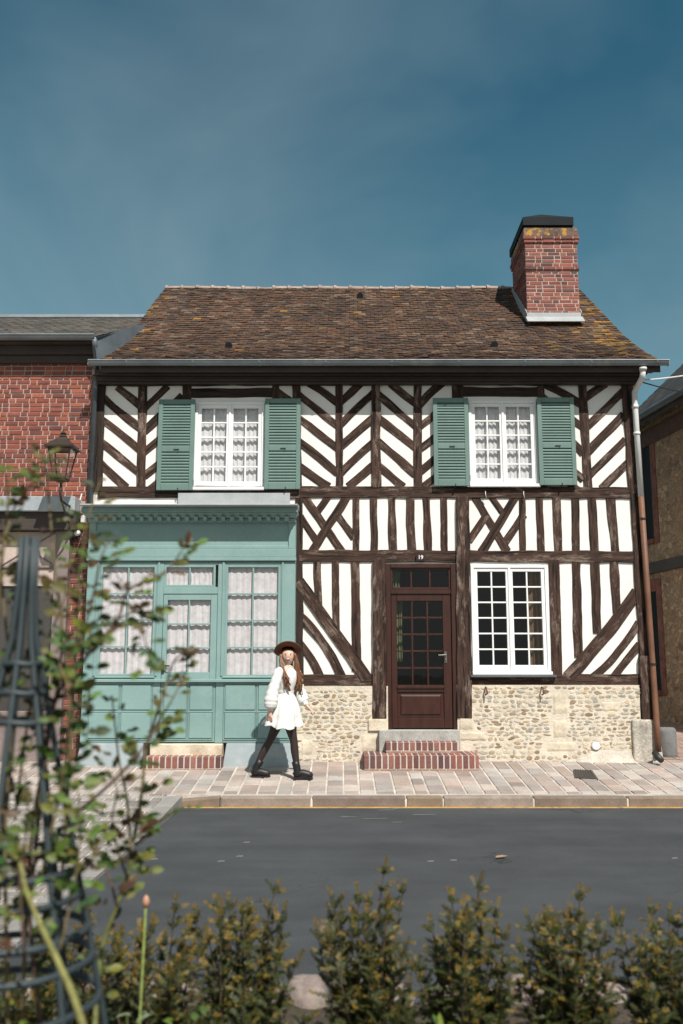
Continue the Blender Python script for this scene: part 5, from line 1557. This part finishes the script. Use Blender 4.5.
# obelisk
OY = -11.0
ax = F(28, 560, OY).x
ob = thing('garden_obelisk', (ax, OY, .06), 'dark slate metal garden obelisk with rings and tall bars wrapped in climbing roses', 'garden obelisk')
zt_ = F(28, 552, OY).z
def orad(z):
    t = (zt_ - z) / (zt_ - .06)
    return .022 + .250 * min(1, max(0, (t - .10)) / .58) ** 1.0
NB = 7
for k in range(NB):
    b = MB(); th = 2 * math.pi * (k + .3) / NB; pts = []
    for j in range(15):
        z = zt_ + .04 - (zt_ + .02 - .06) * j / 14; r = orad(z)
        pts.append((ax + math.cos(th) * r, OY + math.sin(th) * r, z))
    b.tube(pts, .0085, 7); b.build('bar', M['metal_obelisk'], ob, smooth=True)
for py in (664, 694, 724, 878, 905, 942, 972, 1015):
    z = F(28, py, OY - .1).z; r = orad(z)
    b = MB(); b.tube([(ax + math.cos(2 * math.pi * j / 28) * r, OY + math.sin(2 * math.pi * j / 28) * r, z + .002 * math.sin(j)) for j in range(29)], .0095, 7, cap=False)
    b.build('ring', M['metal_obelisk'], ob, smooth=True)
b = MB(); b.lathe((ax, OY, zt_ - .03), [(.022, -.05), (.024, .0), (.022, .035), (.016, .048), (.008, .052)], 12); b.build('finial', M['metal_obelisk'], ob, smooth=True)

def lerp_path(pts, n=6):
    out = []
    for a in range(len(pts) - 1):
        p0 = pts[max(a - 1, 0)]; p1 = pts[a]; p2 = pts[a + 1]; p3 = pts[min(a + 2, len(pts) - 1)]
        for k in range(n):
            t = k / n
            out.append(.5 * ((2 * p1) + (p2 - p0) * t + (2 * p0 - 5 * p1 + 4 * p2 - p3) * t * t + (3 * p1 - p0 - 3 * p2 + p3) * t ** 3))
    out.append(pts[-1]); return out
GREENS = [(.07, .115, .024), (.10, .15, .028), (.042, .078, .02), (.145, .19, .05), (.06, .095, .03), (.14, .155, .03)]
RUSTY = [(.11, .085, .03), (.085, .05, .025), (.12, .12, .03)]
def roseleaf(bl, p, d, sz, tip):
    """compound leaf of five leaflets on a stalk"""
    d = Vector(d).normalized(); up = Vector((0, 0, 1)); sd = d.cross(up)
    if sd.length < .1: sd = Vector((1, 0, 0))
    sd.normalize(); nrm = Vector((U(-.4, .9), -1 + U(-.2, .5), U(.1, 1.2))).normalized()
    L = sz * 1.5
    col0 = random.choice(RUSTY if random.random() < tip else GREENS)
    for t, s_ in ((.45, 1), (.45, -1), (.75, 1), (.75, -1), (1, 0)):
        if random.random() < .2: continue
        col = tuple(c * U(.75, 1.25) for c in col0)
        q = p + d * L * t - Vector((0, 0, .25 * sz * t * t))
        dd = d * (.8 if s_ else 1) + sd * s_ * .9 + Vector((U(-.25, .25), U(-.25, .25), U(-.3, .15)))
        l = sz * U(.75, 1.05) * (1 if s_ == 0 else .85)
        bl.leaf(q, dd, nrm + Vector((U(-.3, .3), U(-.3, .3), 0)), l, l * .66, col)
def rose(name, label, stems, base_loc, sz=.042, group=None, density=2.0):
    root = thing(name, base_loc, label, 'rose bush', group)
    lv = MB()
    for (pts, Y, r0, r1, dens, tip) in stems:
        W_ = []
        for k, (px, py) in enumerate(pts):
            W_.append(F(px, py, Y + (.05 * math.sin(k * 1.7 + px))))
        if len(pts[0]) and W_[0].z > .3 and r0 > .0035 and py < 0: pass
        path = lerp_path(W_, 6)
        st_b = MB(); n = len(path)
        rad = [r0 + (r1 - r0) * k / (n - 1) for k in range(n)]
        c = random.choice([(.10, .075, .035), (.13, .10, .045), (.085, .05, .035), (.13, .14, .045)])
        st_b.tube(path, rad, 7, c); st_b.build('stem', M['bark'], root, smooth=True)
        for k in range(1, n):
            nl = dens * density
            for rr_ in range(int(nl) + (random.random() < nl % 1)):
                d = (path[k] - path[k - 1]).normalized()
                az = U(0, 2 * math.pi); out = Vector((math.cos(az), math.sin(az) * .7, U(-.2, .5))) + d * .5
                t = k / n
                if path[k].z < .95 and random.random() < .55: continue
                roseleaf(lv, path[k], out, sz * U(.6, 1.1) * (1 - .35 * t), tip + .35 * t * (tip > .05))
    lv.build('leaves', M['leaf'], root, smooth=True)
    return root
YR = -10.75
right_stems = [
    ([(92, 1085), (100, 960), (117, 906), (129, 871), (132, 842), (150, 827), (184, 806)], YR, .0085, .003, .40, .12),
    ([(131, 850), (127, 800), (119, 760), (115, 725), (112, 696)], YR + .03, .0045, .002, .28, .2),
    ([(134, 838), (142, 790), (147, 745), (164, 692), (172, 665), (183, 652)], YR + .05, .006, .002, .42, .25),
    ([(147, 740), (158, 722), (172, 700), (186, 672)], YR + .02, .003, .0015, .5, .25),
    ([(128, 880), (118, 850), (112, 820), (117, 790), (108, 770)], YR - .03, .004, .0015, .35, .1),
    ([(117, 906), (110, 880), (98, 850), (92, 825)], YR - .05, .004, .0015, .4, .1),
]
rose('climbing_rose', 'thorny rose bush with sparse leafy stems leaning right over the road edge', right_stems, (F(92, 1085, YR).x, YR, .06), .052, 'rose bushes at the left', 1.5)
YQ = -11.05
left_stems = [
    ([(50, 1090), (36, 980), (30, 880), (60, 830), (111, 783), (140, 752), (160, 722)], YQ + .12, .007, .003, .30, .15),
    ([(30, 900), (45, 760), (55, 700), (88, 655), (117, 620), (129, 590), (164, 573), (183, 549)], YQ + .1, .007, .002, .50, .25),
    ([(117, 620), (138, 612), (145, 640), (150, 668)], YQ + .1, .003, .0015, .45, .25),
    ([(20, 1080), (30, 850), (52, 720), (62, 640), (54, 560), (48, 490), (44, 455)], YQ + .2, .006, .002, .55, .3),
    ([(10, 1080), (5, 850), (12, 700), (2, 580), (8, 500), (4, 470)], YQ + .1, .006, .002, .62, .22),
    ([(60, 900), (70, 760), (75, 660), (78, 590), (88, 520), (100, 482)], YQ + .05, .005, .002, .62, .28),
    ([(75, 660), (92, 600), (102, 555), (114, 538)], YQ + .05, .004, .0015, .62, .28),
    ([(40, 880), (62, 780), (70, 700), (60, 660), (84, 640)], YQ - .05, .004, .002, .85, .05),
    ([(15, 820), (28, 720), (44, 650), (64, 600), (70, 560)], YQ + .2, .004, .002, .7, .1),
    ([(-10, 700), (-2, 620), (2, 560), (16, 505), (48, 470), (62, 478)], YQ + .1, .004, .002, .6, .25),
    ([(60, 950), (75, 880), (80, 830), (78, 790)], YQ - .1, .004, .0015, .6, .1),
    ([(25, 960), (20, 880), (28, 820), (24, 770)], YQ - .2, .004, .0015, .45, .1),
]
rose('climbing_rose', 'dense rose bush climbing all around the metal obelisk at the left edge', left_stems, (F(30, 1080, YQ).x, YQ, .06), .052, 'rose bushes at the left', 1.85)
# a thick bare cane crossing the obelisk
b = MB(); Y = -11.35; b.tube(lerp_path([F(20, 862, Y), F(26, 890, Y), F(39, 922, Y), F(58, 962, Y), F(78, 1010, Y), F(110, 1120, Y)], 5), [.004 + .005 * k / 25 for k in range(26)], 8, (.22, .21, .07))
cn = b.build('rose_cane', M['bark'], smooth=True); tag(cn, 'bare yellow green cane slanting across the front of the obelisk rings', 'plant stem')
# bud on a tall stalk
p = F(146, 903, -10.2); fs = thing('flower_stalk', (p.x, -10.2, .06), 'single upright green flower stalk with a closed pink bud', 'flower')
b = MB(); b.tube([(p.x - .015, -10.2, .06), (p.x - .01, -10.2, .4), (p.x, -10.2, p.z)], [.006, .005, .004], 7, (.16, .20, .05)); b.build('stem', M['bark'], fs, smooth=True)
b = MB(); b.lathe((p.x, -10.2, p.z - .01), [(.004, -.006), (.011, .004), (.013, .014), (.009, .028), (.002, .036)], 10); b.build('bud', M['bud'], fs, smooth=True)

# yew shrubs
def yew(px, toppy, Y, seed, label, spread=.26, lean=0):
    random.seed(seed)
    t = F(px, toppy, Y); bs = Vector((t.x - lean, Y, .05)); H = t.z - .05
    root = thing('yew_shrub', bs, label, 'shrub', 'young yew hedge along the road')
    st_b = MB(); lv = MB()
    YO = [(.17, .105, .012), (.135, .10, .012), (.11, .10, .014), (.21, .12, .016)]
    OL = [(.020, .036, .005), (.028, .044, .006), (.044, .060, .009), (.020, .032, .006), (.036, .044, .007)]
    def spray(p0, d, L, upn, young):
        pts = []; q = p0.copy(); dd = d.copy(); m = max(6, int(L / .009))
        for e in range(m + 1):
            pts.append(q.copy()); dd = (dd + Vector((0, 0, droop / m)) + Vector((U(-.04, .04), U(-.04, .04), U(-.04, .04)))).normalized(); q = q + dd * (L / m)
        flatn = dd.cross(upn)
        for e in range(m):
            f = e / m; t_ = (pts[e + 1] - pts[e]).normalized(); sd = t_.cross(upn)
            if sd.length < .1: continue
            sd.normalize()
            y_ = young and f > .45 + U(-.15, .15)
            for sg in (1, -1):
                col = random.choice(YO if y_ else OL); g = U(.8, 1.25); col = tuple(c * g for c in col)
                nd = (sd * sg + t_ * U(.4, .8) + upn * U(-.15, .4)).normalized(); l = U(.014, .022) * (1 - .45 * f)
                w = t_ * .0034
                pp = pts[e]
                lv.face([lv.vert(pp - w), lv.vert(pp + nd * l * .6 - w * .9), lv.vert(pp + nd * l), lv.vert(pp + nd * l * .6 + w * .9), lv.vert(pp + w)], col)
        st_b.tube([pts[0], pts[m // 2], pts[-1]], [.0018, .0014, .0008], 4, (.09, .065, .03), cap=False)
    for k in range(38):
        az = k * 2.4 + U(-.4, .4); lead = k < 5
        o = Vector((math.cos(az), math.sin(az), 0))
        reach = spread * (U(.08, .36) if lead else U(.26, .74)); top = H * (1.0 if k == 0 else (U(.74, .96) if lead else U(.34, .88)))
        n = 13; pts = []; ph = U(0, 6)
        for j in range(n):
            s_ = j / (n - 1)
            pts.append(bs + o * reach * (s_ ** (1.25 if lead else .85)) + Vector((lean * top / H * s_ + .012 * math.sin(s_ * 5 + ph), .012 * math.cos(s_ * 4 + ph), top * (s_ ** (1.0 if lead else 1.15)))))
        st_b.tube(pts, [.006 * (1 - j / n) + .0015 for j in range(n)], 5, (.08, .05, .03), cap=False)
        droop = U(-.7, .2)
        for j in range(1, n):
            s_ = j / (n - 1); d = (pts[j] - pts[j - 1]).normalized()
            for q_ in range(3):
                a2 = U(0, 6.28); side = d.cross(Vector((math.cos(a2), math.sin(a2), .3))).normalized()
                young = random.random() < max(.10, 1.5 * (s_ * top / H - .35))
                spray(pts[j], (d * U(.35, .9) + side * U(.6, 1.0)).normalized(), (U(.07, .15) * (1.15 - .65 * s_)), (d * .4 + Vector((U(-.4, .4), -.7, .6))).normalized(), young)
        spray(pts[-1], (pts[-1] - pts[-2]).normalized(), U(.05, .09), Vector((.2, -.8, .3)).normalized(), True)
    st_b.build('branches', M['bark'], root, smooth=True)
    lv.build('foliage', M['leaf'], root)
YH = -9.65
yew(152, 908, YH - .2, 1, 'yew shrub beside the pink bud stalk, second from the obelisk', .30)
yew(247, 895, YH, 2, 'broad low yew shrub with a side branch reaching right', .36, .03)
yew(366, 873, YH, 3, 'tallest upright yew shrub with golden tips, in front of the door', .27)
yew(468, 890, YH, 4, 'loose open yew shrub with drooping side sprays below the white window', .30, .02)
yew(560, 900, YH, 5, 'dense forked yew shrub with bronze top, second from the right', .28, -.03)
yew(668, 905, YH, 6, 'yew shrub cut by the right edge of the view', .32)
yew(60, 918, YH + .1, 8, 'yew shrub standing behind the metal obelisk rings', .34)
# low leafy weeds at the hedge foot
random.seed(5)
for k, (px, py, lab) in enumerate(((182, 1008, 'bright yellow green leafy weed at the foot of the broad yew'), (128, 1000, 'pale leaved weed under the pink bud stalk'), (440, 1012, 'small green weed between the tall and the open yew'))):
    Y = YH - .45; p = F(px, py, Y); b = MB()
    for j in range(46):
        a = U(0, 6.28); e = U(.2, 1.2); d = Vector((math.cos(a), math.sin(a), e)); 
        q = Vector((p.x, Y, .05)) + Vector((U(-.07, .07), U(-.07, .07), U(.0, max(.05, p.z - .08))))
        b.leaf(q, d, (0, 0, 1), U(.035, .07), U(.02, .035), random.choice([(.16, .20, .03), (.10, .15, .03), (.07, .12, .03)] if k != 1 else [(.12, .17, .08), (.20, .24, .14), (.08, .13, .05)]))
    b.tube([(p.x, Y, .03), (p.x, Y, max(.12, p.z - .05))], .004, 5, (.1, .12, .04))
    o = b.build('weed', M['leaf']); tag(o, lab, 'weed', 'weeds at the hedge foot')
# edging stones along the road
random.seed(9)
x = -2.0; k = 0
wheres = []
while x < 1.9:
    w = U(.22, .46); wheres.append((x + w / 2, w)); x += w + U(.0, .05)
shp = ['blunt', 'long low', 'rounded', 'wedge shaped', 'flat topped', 'knobbly']
shrubx = [('the obelisk', -1.5), ('the bud stalk yew', -.75), ('the broad yew', -.38), ('the tallest yew', .1), ('the open yew', .5), ('the forked yew', .9), ('the right edge yew', 1.35)]
for k, (cx, w) in enumerate(wheres):
    bm = bmesh.new(); bmesh.ops.create_icosphere(bm, subdivisions=3, radius=1)
    hh, dd = U(.085, .13), U(.11, .16)
    for v in bm.verts:
        p = v.co.copy(); f = 1 + .22 * noise.noise(p * 1.3 + Vector((k * 7.1, 0, 0))) + .08 * noise.noise(p * 3.7 + Vector((k * 3.3, 5, 0)))
        p = Vector([math.copysign(abs(c) ** .72, c) for c in p]) * f
        v.co = Vector((p.x * w * .48, p.y * dd, p.z * hh))
    for f in bm.faces: f.smooth = True
    me = bpy.data.meshes.new('edging_stone'); bm.to_mesh(me); bm.free(); me.materials.append(M['rock'])
    o = bpy.data.objects.new('edging_stone', me); COL.objects.link(o); o.location = (cx, ROADN - .12 + U(-.03, .03), .045); o.rotation_euler = (0, 0, U(-.15, .15))
    px = cx / 4.97 * FPX + 341
    names = [('the right edge yew', 668), ('the forked yew', 560), ('the open yew', 468), ('the tallest yew', 366), ('the broad yew', 247), ('the bud stalk yew', 152), ('the obelisk', 40)]
    nm, nx = min(names, key=lambda q: abs(q[1] - px))
    side = 'directly behind' if abs(px - nx) < 22 else ('just right of' if px > nx else 'just left of')
    tone = ['pale', 'pinkish', 'grey'][k % 3]
    tag(o, '%s %s edging stone %s %s at the road edge' % (shp[k % 6], tone, side, nm), 'edging stone', 'edging stones along the near road edge')

# ================================================================== LIGHT, SKY, CAMERA
EL, AZ = R(52), R(24)
to_sun = Vector((math.sin(AZ) * math.cos(EL), -math.cos(AZ) * math.cos(EL), math.sin(EL)))
sl = bpy.data.lights.new('sun', 'SUN'); sl.energy = 4.2; sl.angle = R(.53); sl.color = (1.0, .95, .87)
so = bpy.data.objects.new('sun', sl); COL.objects.link(so); so.rotation_euler = to_sun.to_track_quat('Z', 'Y').to_euler(); so.location = (4, -12, 15)

w = bpy.data.worlds.new('World'); sc.world = w; w.use_nodes = True; nt = w.node_tree
bg = nt.nodes['Background']
sky = N(nt, 'ShaderNodeTexSky'); sky.sky_type = 'NISHITA'; sky.sun_disc = False; sky.sun_elevation = EL; sky.sun_rotation = R(180) - AZ
sky.altitude = 0; sky.air_density = 1.0; sky.dust_density = .6; sky.ozone_density = 1.5
tc = N(nt, 'ShaderNodeTexCoord')
mp = N(nt, 'ShaderNodeMapping'); mp.inputs['Scale'].default_value = (1.0, 1.0, 1.3); mp.inputs['Rotation'].default_value = (0, R(40), R(10)); mp.inputs['Location'].default_value = (.35, .1, .62); nt.links.new(tc.outputs['Generated'], mp.inputs['Vector'])
n1 = noise_out(nt, mp.outputs['Vector'], 2.1, 5, .5, .5)
sxyz = N(nt, 'ShaderNodeSeparateXYZ'); nt.links.new(tc.outputs['Generated'], sxyz.inputs[0])
tint = mixc(nt, sky.outputs[0], (.30, .83, .78), 1.0, 'MULTIPLY')
low = ramp(nt, sxyz.outputs['Z'], [(.18, 1.0), (.58, .42)])
cl = ramp(nt, n1, [(.39, 0.0), (.66, 1.0)])
cl = mixc(nt, cl, low, 1.0, 'MULTIPLY')
tint = mixc(nt, tint, (2.3, 4.3, 5.0), ramp(nt, sxyz.outputs['Z'], [(.22, .55), (.55, 0.0)]))
cc = mixc(nt, tint, (2.9, 4.3, 4.9), cl)
n2 = noise_out(nt, mp.outputs['Vector'], 1.1, 3, .5)
cc = mixc(nt, cc, (1.45, 2.15, 2.6), ramp(nt, n2, [(.44, 0.0), (.72, .25)]))
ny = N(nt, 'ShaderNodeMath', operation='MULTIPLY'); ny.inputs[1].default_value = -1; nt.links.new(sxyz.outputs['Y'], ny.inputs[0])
fill_cloud = mixc(nt, ramp(nt, ny.outputs[0], [(.05, 0.0), (.60, .8)]), ramp(nt, n1, [(.30, .35), (.60, 1.0)]), 1.0, 'MULTIPLY')  # unseen pale cloud added behind the camera to lift and neutralise shade fill
cc = mixc(nt, cc, (8.2, 7.9, 7.6), fill_cloud)
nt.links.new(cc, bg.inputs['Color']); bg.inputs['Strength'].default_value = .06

cd_ = bpy.data.cameras.new('camera'); co = bpy.data.objects.new('camera', cd_); COL.objects.link(co)
co.location = CAM; co.rotation_euler = (R(90) + PITCH, 0, 0)
cd_.sensor_fit = 'HORIZONTAL'; cd_.sensor_width = 36; cd_.lens = FPX * 36 / 683; cd_.clip_end = 1000; cd_.clip_start = .05
cd_.dof.use_dof = True; cd_.dof.focus_distance = 13.2; cd_.dof.aperture_fstop = 3.1
sc.camera = co
sc.view_settings.view_transform = 'Standard'; sc.view_settings.look = 'None'; sc.view_settings.gamma = 1; sc.view_settings.exposure = .54
sc.render.resolution_x = 683; sc.render.resolution_y = 1024
sc.cycles.use_denoising = True
sc.cycles.max_bounces = 8; sc.cycles.transparent_max_bounces = 12
